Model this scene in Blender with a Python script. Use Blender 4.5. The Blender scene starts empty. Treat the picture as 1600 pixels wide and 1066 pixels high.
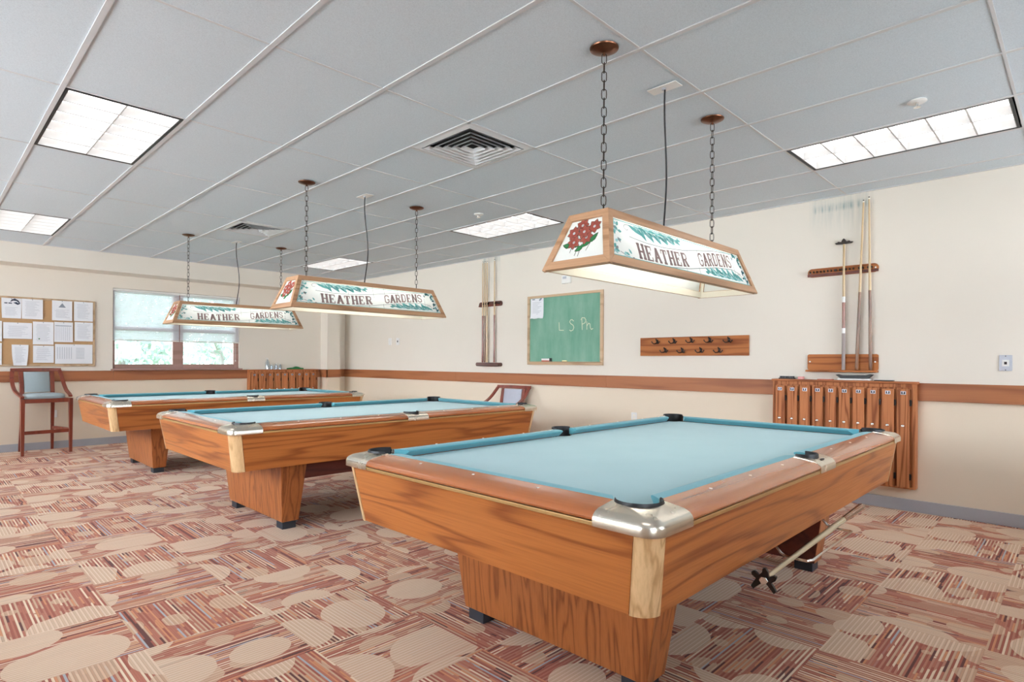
import bpy, bmesh, math, random
from mathutils import Vector, Matrix
random.seed(7)
C = bpy.context.scene.collection
PI = math.pi
S, L = 0.6096, 1.2192            # ceiling grid modules
ZC = 2.6793                      # ceiling height
XW, YB, YS = 4.5455, 7.30, 6.90  # right wall, back wall, soffit face
XL, YF = -3.3, -4.6              # left wall, wall behind the camera
CAM = (-1.1692, -2.7238, 1.2103)

# ------------------------------------------------------------------ materials
def nt(name):
    m = bpy.data.materials.new(name); m.use_nodes = True
    t = m.node_tree
    for n in list(t.nodes): t.nodes.remove(n)
    o = t.nodes.new('ShaderNodeOutputMaterial')
    return m, t, o
def N(t, kind, **kw):
    n = t.nodes.new('ShaderNode' + kind)
    for k, v in kw.items():
        if k.startswith('i_'): n.inputs[k[2:].replace('_', ' ')].default_value = v
        else: setattr(n, k, v)
    return n
def lk(t, a, b): t.links.new(a, b)
def setv(t, sock, v):
    if hasattr(v, 'links') or hasattr(v, 'is_linked'): t.links.new(v, sock)
    else: sock.default_value = v
def M_(t, op, a, b=0.0, c=None, clamp=False):
    n = t.nodes.new('ShaderNodeMath'); n.operation = op; n.use_clamp = clamp
    setv(t, n.inputs[0], a); setv(t, n.inputs[1], b)
    if c is not None: setv(t, n.inputs[2], c)
    return n.outputs[0]
def mixc(t, f, a, b, mode='MIX'):
    n = t.nodes.new('ShaderNodeMix'); n.data_type = 'RGBA'; n.blend_type = mode
    setv(t, n.inputs[0], f)
    for s, v in ((n.inputs[6], a), (n.inputs[7], b)):
        if hasattr(v, 'is_linked'): t.links.new(v, s)
        else: s.default_value = (*v, 1) if len(v) == 3 else v
    return n.outputs[2]
def mixf(t, f, a, b):
    n = t.nodes.new('ShaderNodeMix'); n.data_type = 'FLOAT'
    setv(t, n.inputs[0], f); setv(t, n.inputs[2], a); setv(t, n.inputs[3], b)
    return n.outputs[0]
def comb(t, x=0.0, y=0.0, z=0.0):
    n = t.nodes.new('ShaderNodeCombineXYZ')
    for i, v in enumerate((x, y, z)): setv(t, n.inputs[i], v)
    return n.outputs[0]
def ramp(t, f, stops, interp='LINEAR'):
    n = t.nodes.new('ShaderNodeValToRGB'); n.color_ramp.interpolation = interp
    e = n.color_ramp.elements
    while len(e) < len(stops): e.new(0.5)
    for i, (p, c) in enumerate(stops):
        e[i].position = p; e[i].color = (*c, 1)
    lk(t, f, n.inputs[0]); return n.outputs[0]
def pbsdf(t, o, col, rough=.5, metal=0., spec=.5, coat=0., bump=None, bstr=.3, bdist=.001):
    p = t.nodes.new('ShaderNodeBsdfPrincipled')
    if hasattr(col, 'is_linked'): lk(t, col, p.inputs['Base Color'])
    else: p.inputs['Base Color'].default_value = (*col, 1)
    setv(t, p.inputs['Roughness'], rough); p.inputs['Metallic'].default_value = metal
    p.inputs['Specular IOR Level'].default_value = spec
    p.inputs['Coat Weight'].default_value = coat; p.inputs['Coat Roughness'].default_value = .12
    if bump is not None:
        b = t.nodes.new('ShaderNodeBump'); b.inputs['Strength'].default_value = bstr
        b.inputs['Distance'].default_value = bdist
        lk(t, bump, b.inputs['Height']); lk(t, b.outputs[0], p.inputs['Normal'])
    lk(t, p.outputs[0], o.inputs[0]); return p
def objco(t, world=False):
    if world:
        return t.nodes.new('ShaderNodeNewGeometry').outputs['Position']
    return t.nodes.new('ShaderNodeTexCoord').outputs['Object']
def noise(t, vec, scale=5., detail=2., rough=.5, dim='3D'):
    n = t.nodes.new('ShaderNodeTexNoise'); n.noise_dimensions = dim
    lk(t, vec, n.inputs['Vector']); n.inputs['Scale'].default_value = scale
    n.inputs['Detail'].default_value = detail; n.inputs['Roughness'].default_value = rough
    return n.outputs[0]
def plain(name, col, rough=.5, metal=0., spec=.5, var=.06, vscale=30., coat=0., bump=0.):
    m, t, o = nt(name)
    co = objco(t)
    n = noise(t, co, vscale, 3.)
    c = mixc(t, n, tuple(x * (1 - var) for x in col), tuple(min(1, x * (1 + var)) for x in col))
    r = mixf(t, n, max(0, rough - .05), min(1, rough + .05))
    pbsdf(t, o, c, r, metal, spec, coat, n if bump else None, bump)
    return m
def wood(name, light, dark, axis=0, rough=.35, rings=10., coat=.0, pores=.5, spec=.5, across=5., along=.38):
    """oak grain: rings stretched along one axis plus fine pores"""
    m, t, o = nt(name)
    co = objco(t)
    inf = t.nodes.new('ShaderNodeObjectInfo').outputs['Random']
    off = M_(t, 'MULTIPLY', inf, 37.0)
    def scaled(al, ac):
        mp = t.nodes.new('ShaderNodeMapping'); s = [ac, ac, ac]; s[axis] = al
        mp.inputs['Scale'].default_value = s
        lk(t, co, mp.inputs['Vector']); 
        a = t.nodes.new('ShaderNodeVectorMath'); a.operation = 'ADD'
        lk(t, mp.outputs[0], a.inputs[0]); lk(t, comb(t, off, off, off), a.inputs[1])
        return a.outputs[0]
    n1 = noise(t, scaled(along, across), 1., 2.5, .45)
    r = M_(t, 'SINE', M_(t, 'MULTIPLY', n1, rings * 6.283))
    r = M_(t, 'MULTIPLY_ADD', r, .5, .5)
    r = M_(t, 'POWER', r, 4.)
    n2 = noise(t, scaled(3.5, 170.), 1., 3., .6)
    n3 = noise(t, scaled(.5, 2.2), 1., 2.)
    f = M_(t, 'ADD', M_(t, 'MULTIPLY', r, .75), M_(t, 'MULTIPLY', M_(t, 'SUBTRACT', n2, .42), pores * 2.2), clamp=True)
    c = mixc(t, f, light, dark)
    tint = mixc(t, n3, (.80, .78, .76), (1.12, 1.10, 1.08))
    c = mixc(t, 1.0, c, tint, 'MULTIPLY')
    pbsdf(t, o, c, mixf(t, n2, rough - .06, rough + .08), 0, spec, coat, n2, .12, .0006)
    return m
MT = {}
OAK, OAKD = (.52, .180, .044), (.25, .066, .016)
MT['oak_x'] = wood('oak veneer along length', OAK, OAKD, 0, .32, 8, across=6.)
MT['oak_y'] = wood('oak veneer along width', OAK, OAKD, 1, .32, 8, across=6.)
MT['oak_z'] = wood('oak veneer upright', (.45, .150, .042), (.22, .062, .017), 2, .34, 9, across=9.)
MT['rail_x'] = wood('polished red rail lengthwise', (.50, .155, .046), (.31, .080, .022), 0, .2, 5, .6, .35)
MT['rail_y'] = wood('polished red rail crosswise', (.50, .155, .046), (.31, .080, .022), 1, .2, 5, .6, .35)
MT['maple'] = wood('pale ash corner', (.78, .53, .28), (.52, .30, .13), 2, .3, 7, .2, across=14., along=.25)
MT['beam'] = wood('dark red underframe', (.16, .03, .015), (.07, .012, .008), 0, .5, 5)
MT['lock_z'] = wood('red oak locker upright', (.57, .225, .092), (.24, .072, .027), 2, .55, 9, across=9., spec=.2)
MT['lock_y'] = wood('red oak locker sideways', (.52, .19, .075), (.21, .066, .026), 1, .55, 7, spec=.2)
MT['lock_x'] = wood('red oak locker lengthwise', (.52, .19, .075), (.21, .066, .026), 0, .55, 7, spec=.2)
MT['crail_y'] = wood('chair rail boards', (.43, .165, .068), (.27, .092, .040), 1, .45, 4, .0, .3, spec=.35)
MT['crail_x'] = wood('chair rail boards crosswise', (.43, .165, .068), (.27, .092, .040), 0, .45, 4, .0, .3, spec=.35)
MT['lamp_x'] = wood('lamp oak lengthwise', (.56, .33, .19), (.34, .18, .09), 0, .38, 9)
MT['lamp_y'] = wood('lamp oak crosswise', (.56, .33, .19), (.34, .18, .09), 1, .38, 9)
MT['pale_x'] = wood('pale frame wood', (.60, .43, .27), (.42, .28, .16), 1, .45, 4, 0, .2)
MT['cherry'] = wood('cherry stained chair', (.25, .050, .026), (.165, .030, .016), 2, .3, 5, .4, .25)
MT['window_wood'] = wood('window frame wood', (.42, .25, .22), (.31, .18, .15), 0, .4, 5, .1, .3)
MT['rack_y'] = wood('cue rack oak', (.50, .185, .060), (.24, .07, .022), 1, .55, 8, .0, spec=.2)
MT['rack_dark'] = wood('dark cue rack', (.12, .035, .022), (.05, .015, .010), 1, .3, 8, .2)
MT['shaft'] = wood('maple shaft', (.66, .50, .30), (.52, .37, .20), 2, .28, 5, .3, .2)
MT['shaft_x'] = wood('maple shaft lying', (.60, .50, .32), (.46, .37, .21), 0, .28, 5, .3, .2)
MT['butt'] = wood('brown cue butt', (.25, .12, .065), (.12, .05, .03), 2, .25, 8, .4)
MT['butt_x'] = wood('brown butt lying', (.25, .12, .065), (.12, .05, .03), 0, .25, 8, .4)
MT['butt_red'] = wood('reddish cue butt', (.28, .10, .07), (.16, .05, .04), 2, .25, 8, .4)
MT['butt_grey'] = plain('grey wrapped grip', (.36, .31, .30), .6, var=.35, vscale=400)
MT['cork'] = plain('cork', (.52, .32, .16), .85, var=.22, vscale=220)
MT['metal'] = plain('worn silver casting', (.80, .74, .63), .26, 1., var=.12, vscale=16)
MT['gold'] = plain('gold trim strip', (.68, .46, .20), .34, .8, var=.08)
MT['chrome'] = plain('chrome', (.80, .78, .75), .2, 1.)
MT['bronze'] = plain('aged bronze', (.19, .085, .05), .3, 1., var=.35, vscale=30)
MT['iron'] = plain('black iron', (.035, .026, .022), .45, .6)
MT['black'] = plain('black rubber', (.012, .012, .014), .45, 0)
MT['cordblack'] = plain('black cord', (.012, .012, .016), .4)
MT['foot'] = plain('dark foot block', (.03, .035, .045), .5)
MT['white'] = plain('white plastic', (.82, .82, .80), .4, var=.02)
MT['whitepaint'] = plain('white enamel', (.84, .84, .82), .45, var=.02)
MT['louver'] = plain('satin louver blades', (.60, .60, .60), .4, .0)
MT['cream_lit'] = plain('lit cream lamp interior', (.82, .76, .64), .5, var=.03)
MT['grayplate'] = plain('grey steel plate', (.48, .50, .56), .35, .4)
MT['paper'] = plain('paper', (.80, .82, .86), .7, var=.02)
MT['ink'] = plain('grey print', (.50, .53, .58), .8)
MT['inkdark'] = plain('dark ink', (.035, .05, .09), .7)
MT['inkteal'] = plain('grey ink', (.26, .30, .36), .7)
MT['base'] = plain('grey cove base', (.40, .405, .44), .45, var=.06, vscale=8)
MT['redthing'] = plain('red plastic', (.5, .08, .05), .4)
MT['pink'] = plain('pink chalk', (.75, .36, .34), .8)
MT['green'] = plain('green cloth folded', (.03, .20, .07), .9, var=.2)
MT['ivory'] = plain('ivory sight', (.88, .84, .74), .3)
MT['upholstery'] = plain('grey blue vinyl', (.36, .43, .455), .42, var=.05, vscale=60)
MT['lilac'] = plain('grey lilac vinyl', (.42, .43, .50), .4, var=.05)
MT['chalkstick'] = plain('yellow chalk', (.85, .78, .45), .9)
MT['chalkline'] = plain('chalk line', (.66, .70, .52), .95)
MT['grid'] = plain('ceiling grid white', (.60, .61, .625), .45, var=.03)
MT['ventw'] = plain('vent white enamel', (.66, .68, .70), .4, var=.02)
MT['dark'] = plain('dark duct', (.012, .013, .015), .8)
MT['housing'] = plain('black fixture edge', (.02, .02, .022), .5)
MT['cloth_dark'] = MT['black']

def m_cloth():
    m, t, o = nt('teal billiard cloth'); co = objco(t)
    n = noise(t, co, 5., 3.); f = noise(t, co, 900., 2.)
    c = mixc(t, n, (.25, .43, .465), (.29, .475, .505))
    c = mixc(t, 1., c, mixc(t, f, (.92, .92, .92), (1.06, 1.06, 1.06)), 'MULTIPLY')
    p = pbsdf(t, o, c, .85, 0, .2, 0, f, .15, .0004)
    p.inputs['Sheen Weight'].default_value = .25
    return m
MT['cloth'] = m_cloth()
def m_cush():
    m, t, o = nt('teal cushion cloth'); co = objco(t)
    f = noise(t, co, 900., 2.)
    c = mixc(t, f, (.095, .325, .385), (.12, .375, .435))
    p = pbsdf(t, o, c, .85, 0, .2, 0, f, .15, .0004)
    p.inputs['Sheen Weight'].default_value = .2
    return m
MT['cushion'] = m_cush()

def m_wall(name, stains=False, col=(.775, .725, .645)):
    m, t, o = nt(name); co = objco(t, True)
    n = noise(t, co, 1.3, 3.); f = noise(t, co, 140., 2.)
    c = mixc(t, n, tuple(x * .97 for x in col), tuple(x * 1.03 for x in col))
    spz = t.nodes.new('ShaderNodeSeparateXYZ'); lk(t, co, spz.inputs[0])
    # below the chair rail the wall colour is a shade more tan
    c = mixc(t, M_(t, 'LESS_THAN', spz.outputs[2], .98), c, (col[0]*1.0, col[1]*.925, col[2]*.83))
    if stains:      # blue-green chalk dust left by cue tips above the two cue racks, and old scuffs
        sp = t.nodes.new('ShaderNodeSeparateXYZ'); lk(t, co, sp.inputs[0])
        y, z = sp.outputs[1], sp.outputs[2]
        def band(v, a, b, w):
            return M_(t, 'MULTIPLY', M_(t, 'SMOOTHSTEP' if False else 'DIVIDE', M_(t, 'SUBTRACT', v, a), w, clamp=True),
                      M_(t, 'DIVIDE', M_(t, 'SUBTRACT', b, v), w, clamp=True))
        streak = noise(t, comb(t, M_(t, 'MULTIPLY', y, 40.), M_(t, 'MULTIPLY', z, 2.5), 0.), 1., 3.)
        tot = None
        for (ya, yb, za, zb, k) in ((-1.44, -.90, 2.33, 2.69, .45), (-1.42, -.92, 2.55, 2.64, .6), (3.08, 3.52, 2.15, 2.69, .38), (3.10, 3.50, 2.60, 2.69, .6)):
            b = M_(t, 'MULTIPLY', band(y, ya, yb, .07), band(z, za, zb + (.2 if zb > 2.68 else 0), .20 if zb - za > .2 else .03))
            b = M_(t, 'MULTIPLY', b, M_(t, 'MULTIPLY', M_(t, 'MULTIPLY_ADD', streak, 2.6, -.75, clamp=True), k))
            tot = b if tot is None else M_(t, 'ADD', tot, b)
        dots = M_(t, 'SINE', M_(t, 'MULTIPLY', y, 6.283 / .0575))
        dots = M_(t, 'MULTIPLY', M_(t, 'MULTIPLY_ADD', dots, 3., -2., clamp=True), M_(t, 'MULTIPLY', band(y, -1.43, -.92, .02), band(z, 2.545, 2.62, .03)))
        tot = M_(t, 'MULTIPLY', M_(t, 'ADD', tot, M_(t, 'MULTIPLY', dots, .55)), .62, clamp=True)
        c = mixc(t, tot, c, (.26, .36, .36))
    pbsdf(t, o, c, .7, 0, .25, 0, f, .08, .0006)
    return m
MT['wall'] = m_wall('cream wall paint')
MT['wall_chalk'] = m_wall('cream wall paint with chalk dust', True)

def m_ceil():
    m, t, o = nt('mineral fibre ceiling tile'); co = objco(t, True)
    f = noise(t, co, 160., 4., .7); g = noise(t, co, .9, 2.)
    v = t.nodes.new('ShaderNodeTexVoronoi'); lk(t, co, v.inputs['Vector']); v.inputs['Scale'].default_value = 130.
    pit = M_(t, 'LESS_THAN', v.outputs['Distance'], .22)
    c = mixc(t, f, (.50, .572, .628), (.765, .845, .905))
    c = mixc(t, M_(t, 'MULTIPLY', pit, .35), c, (.40, .42, .45))
    c = mixc(t, 1., c, mixc(t, g, (.97, .97, .97), (1.03, 1.03, 1.03)), 'MULTIPLY')
    pbsdf(t, o, c, .9, 0, .1, 0, f, .35, .002)
    return m
MT['ceil'] = m_ceil()

def m_carpet():
    m, t, o = nt('striped carpet tiles with ovals')
    co = objco(t, True)
    sp = t.nodes.new('ShaderNodeSeparateXYZ'); lk(t, co, sp.inputs[0])
    x = M_(t, 'MULTIPLY', M_(t, 'SUBTRACT', sp.outputs[0], .012), 2.)
    y = M_(t, 'MULTIPLY', M_(t, 'SUBTRACT', sp.outputs[1], .08), 2.)
    ix, iy = M_(t, 'FLOOR', x), M_(t, 'FLOOR', y)
    lx, ly = M_(t, 'SUBTRACT', x, ix), M_(t, 'SUBTRACT', y, iy)
    par = M_(t, 'FLOORED_MODULO', M_(t, 'ADD', ix, iy), 2.)
    par = M_(t, 'GREATER_THAN', par, .5)
    u, v = mixf(t, par, lx, ly), mixf(t, par, ly, lx)
    def wn(a, b=0., c=0.):
        n = t.nodes.new('ShaderNodeTexWhiteNoise'); n.noise_dimensions = '3D'
        lk(t, comb(t, a, b, c), n.inputs['Vector']); return n
    tr = wn(ix, iy, 3.).outputs[0]; tr100 = M_(t, 'MULTIPLY', tr, 91.)
    st = M_(t, 'MULTIPLY', v, 56.)
    si = M_(t, 'FLOOR', st); sf = M_(t, 'SUBTRACT', st, si)
    w1 = wn(si, tr100, 1.).outputs[0]
    w1b = wn(M_(t, 'FLOOR', M_(t, 'MULTIPLY', v, 23.)), tr100, 5.).outputs[0]
    seg = M_(t, 'FLOOR', M_(t, 'ADD', M_(t, 'MULTIPLY', u, 4.2), M_(t, 'MULTIPLY', w1, 9.)))
    w2 = wn(si, seg, tr100).outputs[0]
    BR, BR2, DK, OR, TN, CR, BL = (.37, .098, .058), (.47, .155, .095), (.14, .042, .032), (.63, .255, .125), (.60, .37, .235), (.80, .60, .42), (.43, .41, .41)
    odd = M_(t, 'GREATER_THAN', M_(t, 'FLOORED_MODULO', si, 2.), .5)
    g_ = ramp(t, w2, [(0, BR), (.50, BR2), (.80, OR), (.93, DK)], 'CONSTANT')
    l_ = ramp(t, w1, [(0, TN), (.20, CR), (.54, OR), (.64, TN), (.80, BR2), (.86, BL), (.93, DK)], 'CONSTANT')
    low = noise(t, comb(t, M_(t, 'ADD', M_(t, 'MULTIPLY', u, 1.4), tr100), M_(t, 'MULTIPLY', v, 2.6), 0.), 1.7, 1.)
    patch = M_(t, 'GREATER_THAN', M_(t, 'ADD', low, M_(t, 'MULTIPLY', M_(t, 'SUBTRACT', w2, .5), .16)), .585)
    l_ = mixc(t, M_(t, 'MULTIPLY', patch, .85), l_, BR2)
    A = mixc(t, odd, g_, l_)
    # ovals
    def ovals(sc, r0, r1, seed, ax, rnd_):
        vx = t.nodes.new('ShaderNodeTexVoronoi'); vx.voronoi_dimensions = '2D'
        vx.inputs['Scale'].default_value = 1.; vx.inputs['Randomness'].default_value = rnd_
        lk(t, comb(t, M_(t, 'ADD', M_(t, 'MULTIPLY', u, sc * ax), M_(t, 'MULTIPLY', tr, 61. + seed)), M_(t, 'ADD', M_(t, 'MULTIPLY', v, sc), M_(t, 'MULTIPLY', tr, 23. + seed)), 0.), vx.inputs['Vector'])
        cs = t.nodes.new('ShaderNodeSeparateColor'); lk(t, vx.outputs['Color'], cs.inputs[0])
        rad = M_(t, 'MULTIPLY_ADD', cs.outputs[0], r1 - r0, r0)
        return M_(t, 'LESS_THAN', vx.outputs['Distance'], rad), cs.outputs[1]
    o1, k1 = ovals(1.30, .25, .47, 0., .84, .5)
    o2, k2 = ovals(2.3, .05, .42, 7., .85, .6)
    B1 = mixc(t, odd, (.67, .45, .30), (.76, .545, .385))
    B2 = mixc(t, odd, (.60, .375, .235), (.70, .47, .315))
    keep = M_(t, 'GREATER_THAN', w1b, .10)
    o2 = M_(t, 'MULTIPLY', o2, M_(t, 'GREATER_THAN', k2, .22))
    o1 = M_(t, 'MULTIPLY', o1, M_(t, 'GREATER_THAN', k1, .12))
    col = mixc(t, M_(t, 'MULTIPLY', M_(t, 'MULTIPLY', o2, keep), .82), A, B2)
    col = mixc(t, M_(t, 'MULTIPLY', o1, mixf(t, keep, .75, .94)), col, B1)
    gro = M_(t, 'LESS_THAN', sf, .14)
    col = mixc(t, M_(t, 'MULTIPLY', gro, .30), col, (.10, .04, .03))
    fz = noise(t, co, 420., 2.)
    col = mixc(t, 1., col, mixc(t, fz, (.80, .80, .80), (1.2, 1.2, 1.2)), 'MULTIPLY')
    h = M_(t, 'ADD', M_(t, 'MULTIPLY', fz, .6), M_(t, 'MULTIPLY', M_(t, 'SUBTRACT', 1., gro), .4))
    p = pbsdf(t, o, col, .95, 0, .1, 0, h, .45, .003)
    p.inputs['Sheen Weight'].default_value = .12
    return m
MT['carpet'] = m_carpet()

def emit(name, col, s):
    m, t, o = nt(name)
    e = t.nodes.new('ShaderNodeEmission'); e.inputs[0].default_value = (*col, 1); e.inputs[1].default_value = s
    lk(t, e.outputs[0], o.inputs[0]); return m
MT['troffer_lamp'] = emit('fluorescent troffer tubes', (1., .965, .94), 2.5)
MT['tube'] = emit('fluorescent tube', (1., .955, .88), 11.5)
def m_glass_art(name, col, tr=.55, rough=.35):
    """opal painted glass: lets lamp light through"""
    m, t, o = nt(name); co = objco(t)
    n = noise(t, co, 18., 2.)
    c = mixc(t, n, tuple(x * .95 for x in col), col)
    d = t.nodes.new('ShaderNodeBsdfDiffuse'); lk(t, c, d.inputs[0])
    r = t.nodes.new('ShaderNodeBsdfTranslucent'); lk(t, c, r.inputs[0])
    mx = t.nodes.new('ShaderNodeMixShader'); mx.inputs[0].default_value = tr
    lk(t, d.outputs[0], mx.inputs[1]); lk(t, r.outputs[0], mx.inputs[2])
    g = t.nodes.new('ShaderNodeBsdfGlossy'); g.inputs['Roughness'].default_value = .1
    m2 = t.nodes.new('ShaderNodeMixShader'); m2.inputs[0].default_value = .04
    lk(t, mx.outputs[0], m2.inputs[1]); lk(t, g.outputs[0], m2.inputs[2]); lk(t, m2.outputs[0], o.inputs[0])
    return m
MT['opal'] = m_glass_art('white opal glass', (.93, .95, .94), .5)
MT['a_letter'] = m_glass_art('mauve painted letters', (.34, .25, .25), .4)
MT['a_teal'] = m_glass_art('teal painted leaves', (.20, .52, .52), .5)
MT['a_teal2'] = m_glass_art('pale teal painted leaves', (.42, .72, .74), .5)
MT['a_dark'] = m_glass_art('dark teal corners', (.05, .17, .20), .4)
MT['a_lead'] = m_glass_art('grey lead lines', (.33, .37, .38), .3)
MT['a_red'] = m_glass_art('red painted petals', (.72, .20, .15), .5)
MT['a_green'] = m_glass_art('green painted leaves', (.07, .33, .12), .4)
MT['a_black'] = m_glass_art('dark outline paint', (.07, .07, .06), .2)
def m_pane():
    m, t, o = nt('clear window glass')
    a = t.nodes.new('ShaderNodeBsdfTransparent'); a.inputs[0].default_value = (.95, .97, .98, 1)
    g = t.nodes.new('ShaderNodeBsdfGlossy'); g.inputs['Roughness'].default_value = .02
    f = t.nodes.new('ShaderNodeFresnel'); f.inputs[0].default_value = 1.45
    mx = t.nodes.new('ShaderNodeMixShader'); lk(t, f.outputs[0], mx.inputs[0])
    lk(t, a.outputs[0], mx.inputs[1]); lk(t, g.outputs[0], mx.inputs[2]); lk(t, mx.outputs[0], o.inputs[0]); return m
MT['pane'] = m_pane()
def m_clear():
    m, t, o = nt('clear plastic bottle')
    a = t.nodes.new('ShaderNodeBsdfTransparent'); a.inputs[0].default_value = (.80, .87, .92, 1)
    d = t.nodes.new('ShaderNodeBsdfGlossy'); d.inputs[0].default_value = (.8, .88, .95, 1); d.inputs['Roughness'].default_value = .15
    mx = t.nodes.new('ShaderNodeMixShader'); mx.inputs[0].default_value = .35
    lk(t, a.outputs[0], mx.inputs[1]); lk(t, d.outputs[0], mx.inputs[2]); lk(t, mx.outputs[0], o.inputs[0]); return m
MT['clear'] = m_clear()
MT['slat'] = m_glass_art('white blind slat', (.88, .90, .95), .38)
MT['leaf'] = m_glass_art('tree leaf', (.33, .42, .34), .4)
MT['leaf2'] = m_glass_art('pale tree leaf', (.46, .54, .53), .4)
MT['bark'] = plain('bark', (.38, .35, .34), .9)
MT['lawn'] = plain('lawn ground', (.16, .25, .09), .95, var=.3, vscale=6)
def m_board():
    m, t, o = nt('green chalkboard slate'); co = objco(t)
    n = noise(t, co, 2.2, 4., .6)
    mp = t.nodes.new('ShaderNodeMapping'); mp.inputs['Scale'].default_value = (1, 7., 1.4); lk(t, co, mp.inputs[0])
    k = noise(t, mp.outputs[0], 1.6, 4., .6)
    f = M_(t, 'MULTIPLY_ADD', M_(t, 'ADD', n, k), 1.3, -.85, clamp=True)
    c = mixc(t, f, (.135, .335, .235), (.27, .47, .37))
    pbsdf(t, o, c, .7, 0, .25); return m
MT['slate'] = m_board()

# ------------------------------------------------------------------ mesh helper
class MB:
    def __init__(s): s.v, s.f, s.m = [], [], []
    def add(s, vs, fs, mi=0):
        b = len(s.v); s.v += [tuple(p) for p in vs]
        for f in fs: s.f.append(tuple(b + i for i in f)); s.m.append(mi)
        return s
    def box(s, lo, hi, mi=0, M=None):
        x0, y0, z0 = lo; x1, y1, z1 = hi
        vs = [Vector(p) for p in ((x0,y0,z0),(x1,y0,z0),(x1,y1,z0),(x0,y1,z0),(x0,y0,z1),(x1,y0,z1),(x1,y1,z1),(x0,y1,z1))]
        if M is not None: vs = [M @ p for p in vs]
        return s.add(vs, [(0,3,2,1),(4,5,6,7),(0,1,5,4),(1,2,6,5),(2,3,7,6),(3,0,4,7)], mi)
    def hexa(s, bot, top, mi=0):
        return s.add(list(bot) + list(top), [(0,3,2,1),(4,5,6,7),(0,1,5,4),(1,2,6,5),(2,3,7,6),(3,0,4,7)], mi)
    def loft(s, rings, mi=0, closed=True, caps=True):
        n = len(rings[0]); vs = [p for r in rings for p in r]; fs = []
        for k in range(len(rings) - 1):
            for i in range(n if closed else n - 1):
                j = (i + 1) % n
                fs.append((k*n+i, k*n+j, (k+1)*n+j, (k+1)*n+i))
        if caps:
            fs.append(tuple(range(n))[::-1]); fs.append(tuple(range((len(rings)-1)*n, len(rings)*n)))
        return s.add(vs, fs, mi)
    def prism(s, poly, fn, h0, h1, mi=0):
        """poly 2D points, fn(p,q,h) -> 3D"""
        return s.loft([[fn(p, q, h0) for p, q in poly], [fn(p, q, h1) for p, q in poly]], mi)
    def tube(s, pts, r, n=8, mi=0, closed=False, up=None):
        pts = [Vector(p) for p in pts]; rings = []
        rs = r if isinstance(r, (list, tuple)) else [r] * len(pts)
        prev = None
        for i, p in enumerate(pts):
            if closed: d = pts[(i+1) % len(pts)] - pts[i-1]
            else: d = pts[min(i+1, len(pts)-1)] - pts[max(i-1, 0)]
            d.normalize()
            if prev is None:
                a = Vector((0,0,1)) if abs(d.z) < .9 else Vector((1,0,0))
                e = d.cross(a).normalized()
            else: e = (prev - d * prev.dot(d)).normalized()
            prev = e; g = d.cross(e)
            rings.append([p + rs[i]*(math.cos(2*PI*k/n)*e + math.sin(2*PI*k/n)*g) for k in range(n)])
        if closed: rings.append(rings[0]); return s.loft(rings, mi, True, False)
        return s.loft(rings, mi)
    def lathe(s, prof, o=(0,0,0), n=24, mi=0, M=None):
        rings = []
        for r, z in prof:
            ring = [Vector((r*math.cos(2*PI*k/n), r*math.sin(2*PI*k/n), z)) for k in range(n)]
            if M is not None: ring = [M @ p for p in ring]
            rings.append([p + Vector(o) for p in ring])
        return s.loft(rings, mi)
    def flat(s, pts, mi=0): return s.add(pts, [tuple(range(len(pts)))], mi)
    def build(s, name, mats, parent=None, bevel=0., smooth=35, recalc=True, seg=2):
        me = bpy.data.meshes.new(name)
        me.from_pydata(s.v, [], s.f)
        if isinstance(mats, str): mats = [mats]
        for k in mats: me.materials.append(MT[k])
        for p, i in zip(me.polygons, s.m): p.material_index = i
        if recalc:
            b = bmesh.new(); b.from_mesh(me); bmesh.ops.recalc_face_normals(b, faces=b.faces[:]); b.to_mesh(me); b.free()
        if smooth:
            for p in me.polygons: p.use_smooth = True
            me.set_sharp_from_angle(angle=math.radians(smooth))
        me.update()
        o = bpy.data.objects.new(name, me); C.objects.link(o)
        if parent is not None: o.parent = parent
        if bevel:
            q = o.modifiers.new('edge', 'BEVEL'); q.width = bevel; q.segments = seg; q.limit_method = 'ANGLE'; q.angle_limit = math.radians(50)
            q.harden_normals = True
        return o
def tag(o, label=None, cat=None, group=None, kind=None):
    for k, v in (('label', label), ('category', cat), ('group', group), ('kind', kind)):
        if v: o[k] = v
    return o
def thing(name, label, cat, loc=(0,0,0), rz=0, group=None):
    o = bpy.data.objects.new(name, None); C.objects.link(o)
    o.location = loc; o.rotation_euler = (0, 0, rz); o.empty_display_size = .1
    return tag(o, label, cat, group)
def copy_tree(o, parent=None):
    c = o.copy(); C.objects.link(c)
    if parent is not None: c.parent = parent
    for ch in list(o.children): copy_tree(ch, c)
    return c
def struct(name, mb, mats, parent=None, **kw):
    o = mb.build(name, mats, parent, **kw)
    o['kind'] = 'structure'
    return o

# ------------------------------------------------------------------ room shell
struct('floor', MB().box((XL-.15, YF-.15, -.1), (XW+.15, YB+.15, 0)), 'carpet', smooth=0)
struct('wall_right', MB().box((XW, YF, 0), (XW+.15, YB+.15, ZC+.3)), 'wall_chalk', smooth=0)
mb = MB(); ADDED_LWS = [(-.9, .9), (1.2, 3.1), (3.3, 5.1), (5.25, 7.05)]  # openings for the fill windows added on the unseen left side
lz0, lz1 = 1.20, 2.50
mb.box((XL-.15, YF, 0), (XL, YB+.15, lz0)); mb.box((XL-.15, YF, lz1), (XL, YB+.15, ZC+.3))
e_ = [YF] + [v for w in ADDED_LWS for v in w] + [YB+.15]
for a, b in zip(e_[0::2], e_[1::2]): mb.box((XL-.15, a, lz0), (XL, b, lz1))
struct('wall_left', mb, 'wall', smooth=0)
mb = MB(); ADDED_FWS = [(-2.6, -.8), (.9, 2.3), (2.7, 4.1)]  # openings for added fill windows, unseen behind the camera
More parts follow.
